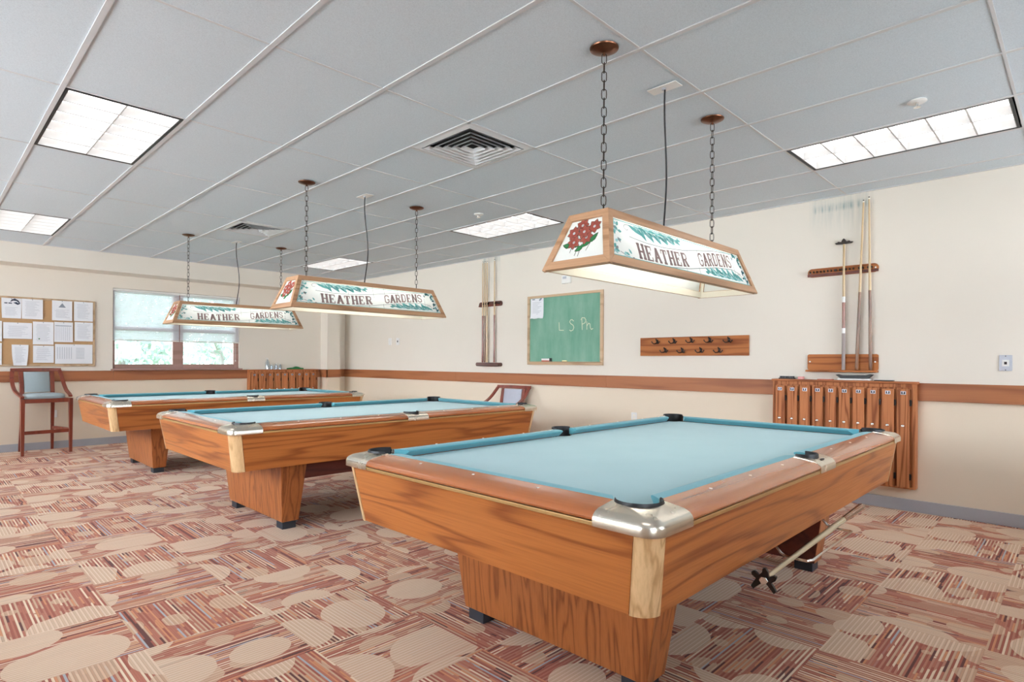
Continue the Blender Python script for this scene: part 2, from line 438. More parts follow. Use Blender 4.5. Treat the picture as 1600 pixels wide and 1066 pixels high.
mb.box((XL-.15, YF-.15, 0), (XW+.15, YF, 1.20)); mb.box((XL-.15, YF-.15, 2.50), (XW+.15, YF, ZC+.3))
e_ = [XL-.15] + [v for w in ADDED_FWS for v in w] + [XW+.15]
for a, b in zip(e_[0::2], e_[1::2]): mb.box((a, YF-.15, 1.20), (b, YF, 2.50))
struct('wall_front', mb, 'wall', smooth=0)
WX0, WX1, WZ0, WZ1 = .842, 2.612, 1.062, 2.245
mb = MB()
mb.box((XL, YB, 0), (WX0, YB+.15, ZC+.3)); mb.box((WX1, YB, 0), (XW, YB+.15, ZC+.3))
mb.box((WX0, YB, 0), (WX1, YB+.15, WZ0)); mb.box((WX0, YB, WZ1), (WX1, YB+.15, ZC+.3))
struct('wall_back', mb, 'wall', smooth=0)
struct('wall_soffit', MB().box((XL, YS, 2.4284), (XW, YB, ZC+.02)), 'wall', smooth=0)
struct('wall_column', MB().box((4.05, 7.045, 0), (4.30, YB, 2.4284)), 'wall', smooth=0)
# baseboards
bh = .098
struct('baseboard_right', MB().box((XW-.012, YF, 0), (XW, YB, bh)), 'base', bevel=.004)
mb = MB().box((XL, YB-.012, 0), (4.05, YB, bh)); mb.box((4.30, YB-.012, 0), (XW-.012, YB, bh))
mb.box((4.038, 7.033, 0), (4.05, YB, bh)); mb.box((4.038, 7.033, 0), (4.30, 7.045, bh))
struct('baseboard_back', mb, 'base')
struct('baseboard_left', MB().box((XL, YF, 0), (XL+.012, YB, bh)), 'base')
struct('baseboard_front', MB().box((XL, YF, 0), (XW, YF+.012, bh)), 'base')
# chair rails
ZT, ZB = 1.0511, .9094
mb = MB()
joints = [YF, -1.2, 1.3, 4.02, YB]
for a, b in zip(joints[:-1], joints[1:]): mb.box((XW-.022, a+.001, ZB), (XW, b-.001, ZT))
struct('trim_1', mb, 'crail_y', bevel=.003)
mb = MB()
for a, b in ((XL, -2.), (-2., .85), (.85, 4.05)): mb.box((a+.001, YB-.022, ZB), (b-.001, YB, ZT))
mb.box((4.301, YB-.022, ZB), (XW-.023, YB, ZT))
mb.box((4.028, 7.023, ZB), (4.05, YB-.023, ZT)); mb.box((4.028, 7.023, ZB), (4.30, 7.045, ZT))
struct('trim_2', mb, 'crail_x', bevel=.003)

# ceiling: tiles with openings for lights and vents, grid below
lights_ij = [(-1, -2), (-1, 1), (-1, 4), (5, -2), (5, 1), (5, 4)]
vents = [(2*S, 0.0), (2*S, 6*S)]
mb, gr = MB(), MB()
xs = [k*S for k in range(-8, 8)]; xs = [XL] + [x for x in xs if x > XL] + [XW]
ys = [j*L for j in range(-4, 6)]; ys = [YF] + [y for y in ys if y > YF+.05] + [YS]
def hole(x, y):
    for i, j in lights_ij:
        if i*S < x < (i+1)*S and j*L < y < (j+1)*L: return 'light'
    return None
zt = ZC + .006
for xa, xb in zip(xs[:-1], xs[1:]):
    for ya, yb in zip(ys[:-1], ys[1:]):
        if hole((xa+xb)/2, (ya+yb)/2): continue
        v = [w for w in vents if xa-.01 < w[0] < xb-.01 and ya-.01 < w[1] < yb-.01]
        if v:
            w = v[0][1]
            for a, b in ((ya, w), (w+S, yb)):
                if b-a > .02: mb.box((xa, a, zt), (xb, b, zt+.015))
            gr.box((xa, w+S-.012, ZC), (xb, w+S+.012, zt-.001))
            gr.box((xa, w-.012, ZC), (xb, w+.012, zt-.001))
            continue
        mb.box((xa+.0005, ya+.0005, zt), (xb-.0005, yb-.0005, zt+.015))
mb.box((XL-.15, YF-.15, ZC+.30), (XW+.15, YB+.15, ZC+.4))
ceil = struct('ceiling', mb, 'ceil', smooth=0)
g2 = MB()
for x in xs[1:-1]: g2.box((x-.012, YF, ZC), (x+.012, YS, zt-.0005))
for y in ys[1:-1]:
    for xa, xb in zip(xs[:-1], xs[1:]): g2.box((xa+.012, y-.0065, ZC+.002), (xb-.012, y+.0065, zt-.0005))
for a, b in (((XW-.022, YF), (XW, YS)), ((XL, YS-.022), (XW-.022, YS)), ((XL, YF), (XL+.022, YS))): g2.box((*a, ZC), (*b, zt-.0005))
g2.v, g2.f, g2.m = g2.v, g2.f, g2.m
b0 = len(g2.v); g2.v += gr.v; g2.f += [tuple(i+b0 for i in f) for f in gr.f]; g2.m += gr.m
struct('ceiling_grid', g2, 'grid', ceil, smooth=0)

# ------------------------------------------------------------------ troffers and vents
GT = 'recessed fluorescent ceiling lights'
def troffer():
    t = thing('ceiling_light', '', 'ceiling light', (0, 0, ZC), 0, GT)
    w, h = S-.030, L-.030
    f = MB()
    e = .014
    for lo, hi in (((0, 0), (e, h)), ((w-e, 0), (w, h)), ((e, 0), (w-e, e)), ((e, h-e), (w-e, h))):
        f.box((lo[0]-w/2, lo[1]-h/2, .0), (hi[0]-w/2, hi[1]-h/2, .11))
    f.box((-w/2, -h/2, .11), (w/2, h/2, .118))
    f.build('housing', 'housing', t, smooth=0)
    lv = MB()
    # parabolic blades: wedge section, wide at the top
    def blade(p, q, axis, tw=.020):
        pass
    w2, h2 = w/2-.013, h/2-.013
    prof = [(-.0050, .004), (.0050, .004), (.0055, .02), (.008, .0575), (-.008, .0575), (-.0055, .02)]
    nx, ny = 2, 6
    for k in range(0, nx+1):
        x = -w2 + 2*w2*k/nx
        lv.loft([[(x+a*.8, yy, z) for a, z in prof] for yy in (-h2, h2)])
    for k in range(0, ny+1):
        y = -h2 + 2*h2*k/ny
        for a0 in range(nx):
            xa = -w2 + 2*w2*a0/nx + .002; xb = xa + 2*w2/nx - .004
            lv.loft([[(xx, y+a, z) for a, z in prof] for xx in (xa, xb)])
    lv.build('louver', 'louver', t, smooth=50)
    d = MB().flat([(-w2, -h2, .058), (-w2, h2, .058), (w2, h2, .058), (w2, -h2, .058)])
    d.build('diffuser', 'troffer_lamp', t, smooth=0, recalc=False)
    return t
t0 = troffer()
LL = {(-1, 1): 'square-looking bright louvered ceiling light at upper left, nearest of the ceiling lights',
      (-1, 4): 'louvered ceiling light cut by the left edge of the picture above the corkboard',
      (5, -2): 'long bright louvered ceiling light beside the sprinkler, above the wall lockers',
      (5, 1): 'louvered ceiling light behind the hanging lamp nearest the camera',
      (5, 4): 'farthest louvered ceiling light, above the middle hanging lamp'}
first = True
for i, j in lights_ij:
    o = t0 if first else copy_tree(t0)
    first = False
    o.location = ((i+.5)*S, (j+.5)*L, ZC)
    o['label'] = LL.get((i, j), 'louvered fluorescent ceiling light recessed in the tiles outside the picture')
def vent(x, y, label):
    t = thing('ceiling_vent', label, 'vent', (x+S/2, y+S/2, ZC), 0, 'square ceiling air diffusers')
    h = S/2-.014
    b = MB().box((-h, -h, .05), (h, h, .055)); b.build('backing', 'dark', t, smooth=0)
    f = MB()
    for k in range(4):
        M = Matrix.Rotation(k*PI/2, 4, 'Z')
        f.loft([[M @ Vector(p) for p in ((-h, -h, .001), (h, -h, .001), (h-.04, -h+.04, -.004), (-h+.04, -h+.04, -.004))],
                [M @ Vector(p) for p in ((-h, -h, .006), (h, -h, .006), (h-.04, -h+.04, .004), (-h+.04, -h+.04, .004))]])
    f.build('frame', 'ventw', t, smooth=0)
    for k in range(5):
        a, b_ = h-.050-k*.044, h-.050-k*.044-.020
        m = MB()
        for q in range(4):
            M = Matrix.Rotation(q*PI/2, 4, 'Z')
            lo = [Vector(p) for p in ((-a, -a, -.005), (a, -a, -.005), (b_, -b_, .015), (-b_, -b_, .015))]
            up = [p + Vector((0, .003, .002)) for p in lo]
            m.loft([[M @ p for p in lo], [M @ p for p in up]])
        m.build('louver', 'ventw', t, smooth=0)
    return t
vent(*vents[0], 'square white air vent between the nearest hanging lamp and the left lights')
vent(*vents[1], 'small far air vent above the hanging lamp by the window')
def sprinkler(x, y, label):
    t = thing('fire_sprinkler', label, 'sprinkler', (x, y, ZC), 0, 'recessed ceiling sprinklers')
    MB().lathe([(.001, .005), (.045, .005), (.048, -.001), (.040, -.006), (.022, -.007), (.001, -.004)], n=28).build('cover_ring', 'white', t)
    m = MB().lathe([(.001, -.005), (.008, -.006), (.007, -.022), (.001, -.022)], n=12)
    m.lathe([(.001, -.030), (.018, -.030), (.018, -.032), (.001, -.032)], n=12)
    m.tube([(.014, 0, -.006), (.016, 0, -.02), (.006, 0, -.031)], .002, 6); m.tube([(-.014, 0, -.006), (-.016, 0, -.02), (-.006, 0, -.031)], .002, 6)
    m.build('sprinkler_head', 'chrome', t)
sprinkler(2.769, -2.038, 'small round sprinkler beside the long bright ceiling light')
sprinkler(2.78, 1.621, 'tiny far sprinkler between the middle lamp and the ceiling light behind it')

# ------------------------------------------------------------------ pool tables
A, B = 1.43, .80
def arc(cx, cy, r, a0, a1, n):
    return [(cx + r*math.cos(math.radians(a0+(a1-a0)*k/n)), cy + r*math.sin(math.radians(a0+(a1-a0)*k/n))) for k in range(n+1)]
def make_table():
    t = thing('pool_table', '', 'pool table', (0, 0, 0))
    # corner-local -> table (corner sx,sy): p inward along X, q inward along Y
    def cor(sx, sy): return lambda p, q, h: (sx*(A-p), sy*(B-q), h)
    def side(k):   # k: 0 -Y,1 +Y,2 -X,3 +X ; (d,s,z)
        return [lambda d, s, z: (s, -B+d, z), lambda d, s, z: (s, B-d, z), lambda d, s, z: (-A+d, s, z), lambda d, s, z: (A-d, s, z)][k]
    railp = [(.016, .7545), (.002, .758), (-.002, .765), (.003, .774), (.015, .782), (.04, .7895), (.075, .7955), (.109, .7995), (.109, .7545)]
    spans = {0: [(-A+.203, -.1), (.1, A-.203)], 2: [(-B+.203, B-.203)]}
    for k in range(4):
        fn = side(k)
        for s0, s1 in spans[0 if k < 2 else 2]:
            m = MB().loft([[fn(d, s, z) for d, z in railp] for s in (s0, s1)])
            n = 3
            Lg = (2*1.27)/8 if k < 2 else 1.27/4
            pos = [Lg*q for q in ((-3, -2, -1) if s1 < 0 else (1, 2, 3))] if k < 2 else [-Lg, 0, Lg]
            for s in pos:
                m.prism([(.078+.0055*math.cos(PI*q/5), s+.0055*math.sin(PI*q/5)) for q in range(10)], lambda p, q, h, fn=fn: fn(p, q, h), .7945, .7972, 1)
            m.build('side_rail' if k < 2 else 'end_rail', ['rail_x' if k < 2 else 'rail_y', 'ivory'], t)
            # gold strip under the rail
            MB().box(*[tuple(min(u) for u in zip(*c)) if q == 0 else tuple(max(u) for u in zip(*c)) for q, c in enumerate([[fn(.001, s0, .741), fn(.022, s1, .754)]]*2)]).build('trim_strip', 'gold', t, bevel=.002)
            # cushion
            if k < 2:
                e0 = (.002, .048) if s0 < -.5 else (-.040, -.034)   # back, nose
                e1 = (-.002, -.048) if s1 > .5 else (.040, .034)
            else: e0, e1 = (.002, .048), (-.002, -.048)
            cp = [(.109, .7997), (.135, .8005), (.158, .7985), (.1655, .794), (.1640, .7895), (.130, .763), (.109, .762)]
            r0 = [fn(d, s0 + e0[0] + (e0[1]-e0[0])*(d-.109)/.0565, z) for d, z in cp]
            r1 = [fn(d, s1 + e1[0] + (e1[1]-e1[0])*(d-.109)/.0565, z) for d, z in cp]
            MB().loft([r0, r1]).build('cushion', 'cushion', t, smooth=30)
    # bed
    def bed_outline():
        pts = []
        X, Y = A-.13, B-.13
        c, r = (A-.132, B-.132), .054
        q = [(X, y) for y in (0.,)]
        # first quadrant outline from (X,0) ccw to (0,Y): corner bite then side bite
        a_start = math.degrees(math.asin(-0.0)) 
        p1 = []
        dx = X - c[0]
        a0 = -math.degrees(math.acos(dx/r)); a1 = -360 + (90 + math.degrees(math.acos((Y-c[1])/r)))
        # sweep through 225 degrees (-135)
        p1 += arc(c[0], c[1], r, a0, a1, 14)
        sc, sr = (0, B-.098), .062
        b0 = -math.degrees(math.acos((Y-sc[1])/sr*-1)) if False else None
        ang = math.degrees(math.asin((Y-sc[1])/sr))
        p1 += arc(sc[0], sc[1], sr, ang, -90, 8)
        q1 = [(X, 0)] + p1
        q2 = [(-x, y) for x, y in q1[::-1]][1:]
        top = q1 + q2
        bot = [(-x, -y) for x, y in top][1:-1]
        return top + bot
    out = bed_outline()
    MB().prism(out, lambda p, q, h: (p, q, h), .735, .7605).build('bed_cloth', 'cloth', t, smooth=0)
    # corner caps, pockets
    for sx in (-1, 1):
        for sy in (-1, 1):
            fn = cor(sx, sy)
            c, r = .134, .0735
            ang = math.degrees(math.asin((.109-c)/r))
            inner = arc(c, c, r, ang, -270-ang, 20)     # round the outer side of the pocket
            def outer(e):
                ro = .055-e
                st = [(.2025-(.2025-.052)*k/5, -.003+e) for k in range(5)]
                return st + arc(.052, .052, ro, -90, -180, 10) + [(-.003+e, .052+(.2025-.052)*(k+1)/5) for k in range(5)]
            o0, o1, o2, o3 = outer(0), outer(.004), outer(.012), outer(.030)
            rows = []
            for k in range(21):
                rows.append([fn(*o0[k], .742), fn(*o0[k], .764), fn(*o1[k], .7735), fn(*o2[k], .7815), fn(*o3[k], .7895), fn(*inner[k], .8015), fn(*inner[k], .745)])
            MB().loft(rows).build('corner_cap', 'metal', t, smooth=40)
            # pocket: throat wall, floor and raised rim
            pk = MB()
            wall = arc(c, c, .0725, 38-90+5, -270-38+90-5+0, 22)
            a_s, a_e = 45-140, 45+140
            ring = arc(c, c, 1., 45+180-104, 45+180+104, 24)
            def at_(rr, z): return [fn(c+(x-c)*rr, c+(y-c)*rr, z) for x, y in ring]
            pk.loft([at_(.0718, .64), at_(.0718, .806), at_(.0700, .8105), at_(.0665, .807), at_(.0665, .64)], 0, False, False)
            pk.prism([(c+.066*math.cos(2*PI*k/20), c+.066*math.sin(2*PI*k/20)) for k in range(20)], lambda p, q, h, fn=fn: fn(p, q, h), .64, .65)
            pk.build('pocket', 'black', t)
    for sy in (-1, 1):
        fn = lambda d, s, z, sy=sy: (s, sy*(B-d), z)
        c, r = .105, .0665
        rows = []
        for k in range(25):
            s_ = -.0995 + .199*k/24
            di = c - math.sqrt(max(0, r*r-s_*s_)) if abs(s_) < r-.0005 else .109
            di = min(di, .109)
            rows.append([fn(-.003, s_, .742), fn(-.003, s_, .765), fn(.001, s_, .774), fn(.009, s_, .782), fn(.027, s_, .7895), fn(di, s_, .789+.0125*min(1, (di-.027)/.06)), fn(di, s_, .745)])
        m = MB().loft(rows)
        m.prism([(.024*math.cos(2*PI*k/16), .024+.007*math.sin(2*PI*k/16)) for k in range(16)], lambda p, q, h, fn=fn: fn(q, p, h), .786, .7905, 1)
        m.build('side_cap', ['metal', 'iron'], t, smooth=40)
        pk = MB()
        ring = arc(0, 0, 1., 180-8, 360+8, 20)
        def at2(rr, z): return [fn(c+y*rr, x*rr, z) for x, y in ring]
        pk.loft([at2(.0648, .64), at2(.0648, .805), at2(.063, .809), at2(.0590, .806), at2(.0590, .64)], 0, False, False)
        pk.prism([(.06*math.cos(2*PI*k/20), c+.06*math.sin(2*PI*k/20)) for k in range(20)], lambda p, q, h, fn=fn: fn(q, p, h), .64, .65)
        pk.build('pocket', 'black', t)
    # aprons lean inward towards the floor
    z1, z0, i1, i0, th = .7405, .500, .014, .052, .024
    rc = .062
    for k in range(4):
        fn = side(k); H = A if k < 2 else B
        e1, e0 = H-i1-rc-.001, H-i0-rc-.001
        bot = [fn(i0, -e0, z0), fn(i0, e0, z0), fn(i0+th, e0, z0), fn(i0+th, -e0, z0)]
        top = [fn(i1, -e1, z1), fn(i1, e1, z1), fn(i1+th, e1, z1), fn(i1+th, -e1, z1)]
        MB().hexa(bot, top).build('apron', 'oak_x' if k < 2 else 'oak_y', t, smooth=0)
    for sx in (-1, 1):
        for sy in (-1, 1):
            fn = cor(sx, sy)
            def prof(i):
                o_ = [(i-.002+rc-rc*math.cos(math.radians(a)), i-.002+rc-rc*math.sin(math.radians(a))) for a in range(0, 91, 9)]
                rr = rc-th
                n_ = [(i+rc-rr*math.cos(math.radians(a)), i+rc-rr*math.sin(math.radians(a))) for a in range(90, -1, -9)]
                return o_ + n_
            MB().loft([[fn(p, q, z0-.002) for p, q in prof(i0)], [fn(p, q, z1) for p, q in prof(i1)]]).build('apron_corner', 'maple', t, smooth=40)
    # pedestals
    for sx in (-1, 1):
        def sec(z):
            xo, xi, w = .960+.085*(z-.055), .835-.07*(z-.055), .49+.15*(z-.055)
            return [(sx*xo, -w, z), (sx*xo, w, z), (sx*xi, w, z), (sx*xi, -w, z)]
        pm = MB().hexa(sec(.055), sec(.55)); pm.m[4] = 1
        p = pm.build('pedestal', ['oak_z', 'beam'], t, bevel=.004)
        for sy in (-1, 1):
            x = [sx*.850, sx*.950]
            MB().box((min(x), sy*.475-(.10 if sy > 0 else 0), 0), (max(x), sy*.475+(0 if sy > 0 else .10), .056)).build('foot', 'foot', p, bevel=.003)
    b = MB()
    b.box((-.80, -.45, .34), (.80, -.40, .56)); b.box((-.80, .40, .34), (.80, .45, .56))
    b.build('cross_beam', 'beam', t, bevel=.003)
    MB().box((-A+.09, -B+.09, .56), (A-.09, B-.09, .58)).build('bottom_panel', 'beam', t, smooth=0)
    return t
T1 = make_table()
T2, T3 = copy_tree(T1), copy_tree(T1)
GP = 'matching oak pool tables with teal cloth'
for o, loc, lab in ((T1, (1.62, -1.12, 0), 'large teal-topped oak pool table nearest the camera, beside the oak lockers'),
                    (T2, (1.63, 1.85, 0), 'middle oak pool table with teal cloth, between the nearest and the window table'),
                    (T3, (1.58, 4.86, 0), 'farthest oak pool table with teal cloth, near the window and tall stool')):
    o.location = loc; tag(o, lab, None, GP)
# hanger under the nearest table for its bridge stick
h = MB()
yy = -.80
leg = lambda x: [(x, -.60, .565), (x, -.66, .50), (x, -.715, .436), (x, -.735, .4260), (x, -.790, .4245), (x, -.815, .425)]
h.tube(leg(-.31) + [(-.285, -.828, .426), (.255, -.828, .430)] + [(x, y, z-.0005) for x, y, z in leg(.28)[::-1]], .0055, 8)
h.build('stick_hanger', 'chrome', T1)

# the bridge stick resting on it
bs = thing('bridge_stick', 'long bridge stick with dark notched head, hung under the nearest pool table', 'bridge stick')
a, b = Vector((.955, -1.905, .4395)), Vector((2.36, -1.872, .4515))
def lerp(k): return a + (b-a)*k
MB().tube([lerp(k) for k in (0., .03, .5, .74)], [.0075, .008, .0115, .0135], 14).build('shaft', 'shaft_x', bs)
MB().tube([lerp(k) for k in (.741, .8, .97, .985, 1.)], [.0136, .0145, .0165, .0165, .014], 14).build('butt', 'butt_x', bs)
hd = MB()
pts = []
for p_ in ((-.012, -.016), (-.040, -.050), (-.050, -.040), (-.044, -.028), (-.030, -.008), (-.046, .004), (-.052, .020), (-.040, .024), (-.020, .014), (-.018, .034), (-.008, .050), (.004, .046), (.006, .030), (.018, .016), (.036, .030), (.048, .024), (.046, .012), (.030, .000), (.040, -.016), (.050, -.034), (.040, -.046), (.028, -.034), (.010, -.018)):
    pts.append((p_[0]*.86, p_[1]*.86))
Mh = Matrix.Translation(a) @ Matrix.Rotation(math.radians(8), 4, 'Z')
hd.prism(pts, lambda p, q, h_: Mh @ Vector((h_, p, q)), -.012, .004)
hd.prism([(.016*math.cos(k*PI/3)-.002, .014*math.sin(k*PI/3)) for k in range(6)], lambda p, q, h_: Mh @ Vector((h_, p, q)), -.02, -.0121, 1)
hd.tube([a + (b-a)*-.012, lerp(.02)], .012, 12, 1)
hd.build('bridge_head', ['iron', 'chrome'], bs, bevel=.002)

# ------------------------------------------------------------------ hanging lamps
def poly_strip(pts, w):
    """2D polyline -> quads with mitred joints"""
    P = [Vector(p) for p in pts]; Lf, R = [], []
    for i, p in enumerate(P):
        d0 = (P[i]-P[i-1]).normalized() if i > 0 else (P[1]-P[0]).normalized()
        d1 = (P[i+1]-P[i]).normalized() if i < len(P)-1 else d0
        n0, n1 = Vector((-d0.y, d0.x)), Vector((-d1.y, d1.x))
        m = (n0+n1); m = m/max(m.length, 1e-6)
        k = w/2/max(.45, m.dot(n0))
        Lf.append(p+m*k); R.append(p-m*k)
    return [[tuple(Lf[i]), tuple(Lf[i+1]), tuple(R[i+1]), tuple(R[i])] for i in range(len(P)-1)]
def rect(x0, y0, x1, y1): return [(x0, y0), (x1, y0), (x1, y1), (x0, y1)]
def glyph(ch):
    q = []
    a, b = .23, .14
    st = lambda x, y0=0, y1=1: q.append(rect(x-a/2, y0, x+a/2, y1))
    sf = lambda x, y, w=.34: q.append(rect(x-w/2, y, x+w/2, y+b))
    pl = lambda *p, w=a: q.extend(poly_strip(p, w))
    W = .78
    if ch == 'H': st(.17); st(.61); q.append(rect(.17, .44, .61, .56)); [sf(x, y, .30) for x in (.17, .61) for y in (0, .9)]
    if ch == 'E': st(.17); q.append(rect(.02, .9, .66, 1)); q.append(rect(.02, 0, .66, .1)); q.append(rect(.17, .45, .48, .56)); q.append(rect(.57, .72, .66, .9)); q.append(rect(.57, .1, .66, .28)); q.append(rect(.41, .37, .48, .64))
    if ch == 'A': pl((.14, .05), (.39, .97)); pl((.39, .97), (.64, .05)); q.append(rect(.22, .28, .56, .39)); sf(.14, 0, .28); sf(.64, 0, .28); q.append(rect(.28, .92, .5, 1))
    if ch == 'T': st(.37); q.append(rect(.04, .9, .70, 1)); q.append(rect(.04, .7, .13, .9)); q.append(rect(.61, .7, .70, .9)); sf(.37, 0, .34)
    if ch == 'R': st(.17); pl((.17, .93), (.5, .93), (.62, .82), (.62, .62), (.5, .5), (.17, .5), w=.12); pl((.42, .5), (.64, .04)); sf(.17, 0, .3); sf(.66, 0, .22); q.append(rect(.02, .9, .3, 1))
    if ch == 'G': pl((.64, .70), (.64, .82), (.5, .93), (.27, .93), (.13, .8), (.13, .2), (.27, .07), (.52, .07), (.65, .2), (.65, .44), (.42, .44), w=.13)
    if ch == 'D': st(.17); pl((.10, .94), (.47, .94), (.63, .8), (.63, .2), (.47, .06), (.10, .06), w=.13)
    if ch == 'N': st(.16); st(.64); pl((.16, .95), (.64, .05), w=.16); sf(.14, .9, .26); sf(.16, 0, .3); sf(.64, .9, .3)
    if ch == 'S': pl((.62, .70), (.62, .82), (.5, .93), (.27, .93), (.14, .82), (.14, .63), (.27, .54), (.5, .47), (.63, .37), (.63, .18), (.5, .07), (.27, .07), (.13, .18), (.13, .30), w=.13)
    return q, W
def leaf2d(x, y, ang, ln, wd):
    c, s = math.cos(ang), math.sin(ang)
    out = []
    for u, v in ((0, 0), (.18, .34), (.45, .5), (.75, .3), (1, 0), (.75, -.3), (.45, -.5), (.18, -.34)):
        out.append((x + ln*u*c - wd*v*s, y + ln*u*s + wd*v*c))
    return out
LZ0, LZ1 = 1.632, 1.892
LBx, LTx, LBy, LTy = .774, .674, .190, .110   # half sizes bottom / top
ARTMATS = ['opal', 'a_letter', 'a_teal', 'a_teal2', 'a_dark', 'a_lead', 'a_red', 'a_green', 'a_black']
def art_long(W, w, H):
    """polygons (mat, pts, layer) on the long pane; x centre origin, y 0..H; W/w half widths at y=0 / y=H"""
    out = []
    def hw(y): return W + (w-W)*y/H
    # ribbon: two wavy lead lines around the lettering
    def cl(s):
        K = ((0, .30), (.15, .27), (.33, .28), (.48, .37), (.59, .49), (.72, .62), (.86, .69), (1, .60))
        for (a0, b0), (a1, b1) in zip(K[:-1], K[1:]):
            if s <= a1:
                u = (s-a0)/(a1-a0); return b0+(b1-b0)*u
        return K[-1][1]
    up = [(-W+2*W*s, H*min(.96, cl(s)+.27+.5*max(0, .22-s)*1.2)) for s in [k/40 for k in range(5, 36)]]
    dn = [(-W+2*W*s, H*max(.03, cl(s)-.25-.9*max(0, s-.86)+2.2*max(0, .10-s))) for s in [k/40 for k in range(2, 38)]]
    for line in (up, dn):
        line = [(x, y) for x, y in line if abs(x) < hw(y)-.015]
        for q in poly_strip(line, .004): out.append((5, q, 1))
    # short lead joints
    for s, y0, y1 in ((.33, .55, .99), (.50, .50, .99), (.58, .58, .99), (.68, .68, .99), (.46, .01, .20), (.56, .01, .24), (.20, .75, .99), (.88, .30, .70)):
        x = -W+2*W*s; out.append((5, rect(x-.0015, H*y0, x+.0015, H*y1), 1))
    # border line
    for k in (0,):
        e = .008
        b = [(-W+e*1.3, e), (W-e*1.3, e), (w-e*1.3, H-e), (-w+e*1.3, H-e), (-W+e*1.3, e)]
        for q in poly_strip(b, .004): out.append((2, q, 1))
    rnd = random.Random(3)
    # leaf fans: upper left and lower right
    def fan(x0, y0, dirx, diry):
        for k in range(22):
            u = k/21
            x = x0 + dirx*.37*u; y = y0 - diry*(.006+.020*u*(1-u)*2)
            sw = (-.75, -.35, -1.1, -.55)[k % 4] + .25*u
            ln = (.080, .062, .056, .088)[k % 4]*(1.15-.45*u)
            out.append(((2, 3, 2)[k % 3], leaf2d(x, y, math.atan2(diry*math.sin(sw), dirx*math.cos(sw)), ln, .019), 2 + k*.03))
        for k in range(8):
            u = k/7
            out.append(((3, 2)[k % 2], leaf2d(x0+dirx*(-.03+.31*u), y0-diry*.003, math.atan2(-diry*.10, dirx), .075, .016), 3 + k*.03))
        out.append((2, leaf2d(x0-dirx*.07, y0-diry*.004, math.atan2(-diry*.35, dirx), .13, .024), 3.6))
        for k in range(6):
            u = k/5; q0 = (x0+dirx*.33*u, y0-diry*.012)
            for q in poly_strip([q0, (q0[0]+dirx*.04, q0[1]-diry*.026)], .0022): out.append((4, q, 3.9))
    fan(-w+.19, H*.93, 1, 1)
    fan(W-.16, H*.10, -1, -1)
    # scroll curls beside the fans
    for cx, cy, sgn in ((-w+.105, H*.80, 1), (W-.125, H*.22, -1)):
        sp = [(cx+sgn*(.045-.0035*k)*math.cos(k*.5), cy+(.026-.0019*k)*math.sin(k*.5)) for k in range(13)]
        for q in poly_strip(sp, .003): out.append((5, q, 1.5))
    # corner vines
    def vine(x0, y0, dx, n, mats):
        for k in range(n):
            u = k/(n-1)
            y = y0 + (H*.82)*u
            x = x0 - dx*(W-w)*(u*.82)*-1*-1
            ang = rnd.random()*6.28
            out.append((mats[k % len(mats)], leaf2d(x+dx*.012*math.sin(k*1.7), y, ang, .030, .016), 2 + k*.03))
    vine(-W+.040, .018, -1, 15, (2, 3, 2, 5)); vine(W-.040, .018, 1, 17, (4, 2, 4, 4))
    for k in range(10):
        out.append(((3, 2, 5)[k % 3], leaf2d(-W+.05+.016*k, .016+.012*math.sin(k*2.), rnd.random()*6.28, .03, .015), 2.5+k*.03))
        out.append(((4, 2)[k % 2], leaf2d(w-.10+.012*k*.8, H-.022+.008*math.sin(k*2.), rnd.random()*6.28, .028, .014), 2.5+k*.03))
    # lettering on the ribbon
    hgt = H*.40
    for word, s0, s1 in (('HEATHER', .150, .485), ('GARDENS', .570, .865)):
        n = len(word)
        for k, ch in enumerate(word):
            s = s0 + (s1-s0)*(k+.5)/n
            yc = H*cl(s); slope = math.atan((cl(s+.03)-cl(s-.03))*H/(.06*2*W))*.8
            x = -W+2*W*s
            q, gw = glyph(ch)
            cw = 2*W*(s1-s0)/n*.96
            for poly in q:
                pts = []
                for px, py in poly:
                    u, v = (px/gw-.5)*cw, (py-.5)*hgt
                    pts.append((x+u, yc+v+u*math.tan(slope)))
                out.append((1, pts, 4))
    return out
def art_end(W, w, H):
    out = []
    cx, cy = 0., H*.63
    for k, (x, y) in enumerate(((-.018, .045), (-.058, .012), (.052, .030), (-.045, -.035), (.020, -.018), (.0, .012))):
        X, Y = cx+x, cy+y*1.05
        for q in range(7):
            a = q*2*PI/7 + k*.7
            out.append((8, leaf2d(X, Y, a, .0385, .030), 2+k*.3))
            out.append((6, leaf2d(X+.002*math.cos(a), Y+.002*math.sin(a), a, .0345, .0245), 2.1+k*.3))
        out.append((0, [(X+.0075*math.cos(2*PI*j/8), Y+.0075*math.sin(2*PI*j/8)) for j in range(8)], 2.25+k*.3))
    for x, y, a, l in ((-.01, -.062, 2.7, .07), (0., -.066, .5, .075), (-.055, -.055, 2.9, .055), (.045, -.05, .9, .06), (.015, -.062, 3.6, .05)):
        out.append((8, leaf2d(cx+x, cy+y, a, l, .030), 1.5)); out.append((7, leaf2d(cx+x, cy+y, a, l*.93, .024), 1.6))
    for x0, x1 in ((-.012, -.024), (.002, -.004), (-.05, -.055), (.05, .035)):
        for q in poly_strip([(cx+x0, cy-.05), (cx+x1, H*.07+abs(x0)*.5)], .003): out.append((8, q, 1.2))
    return out
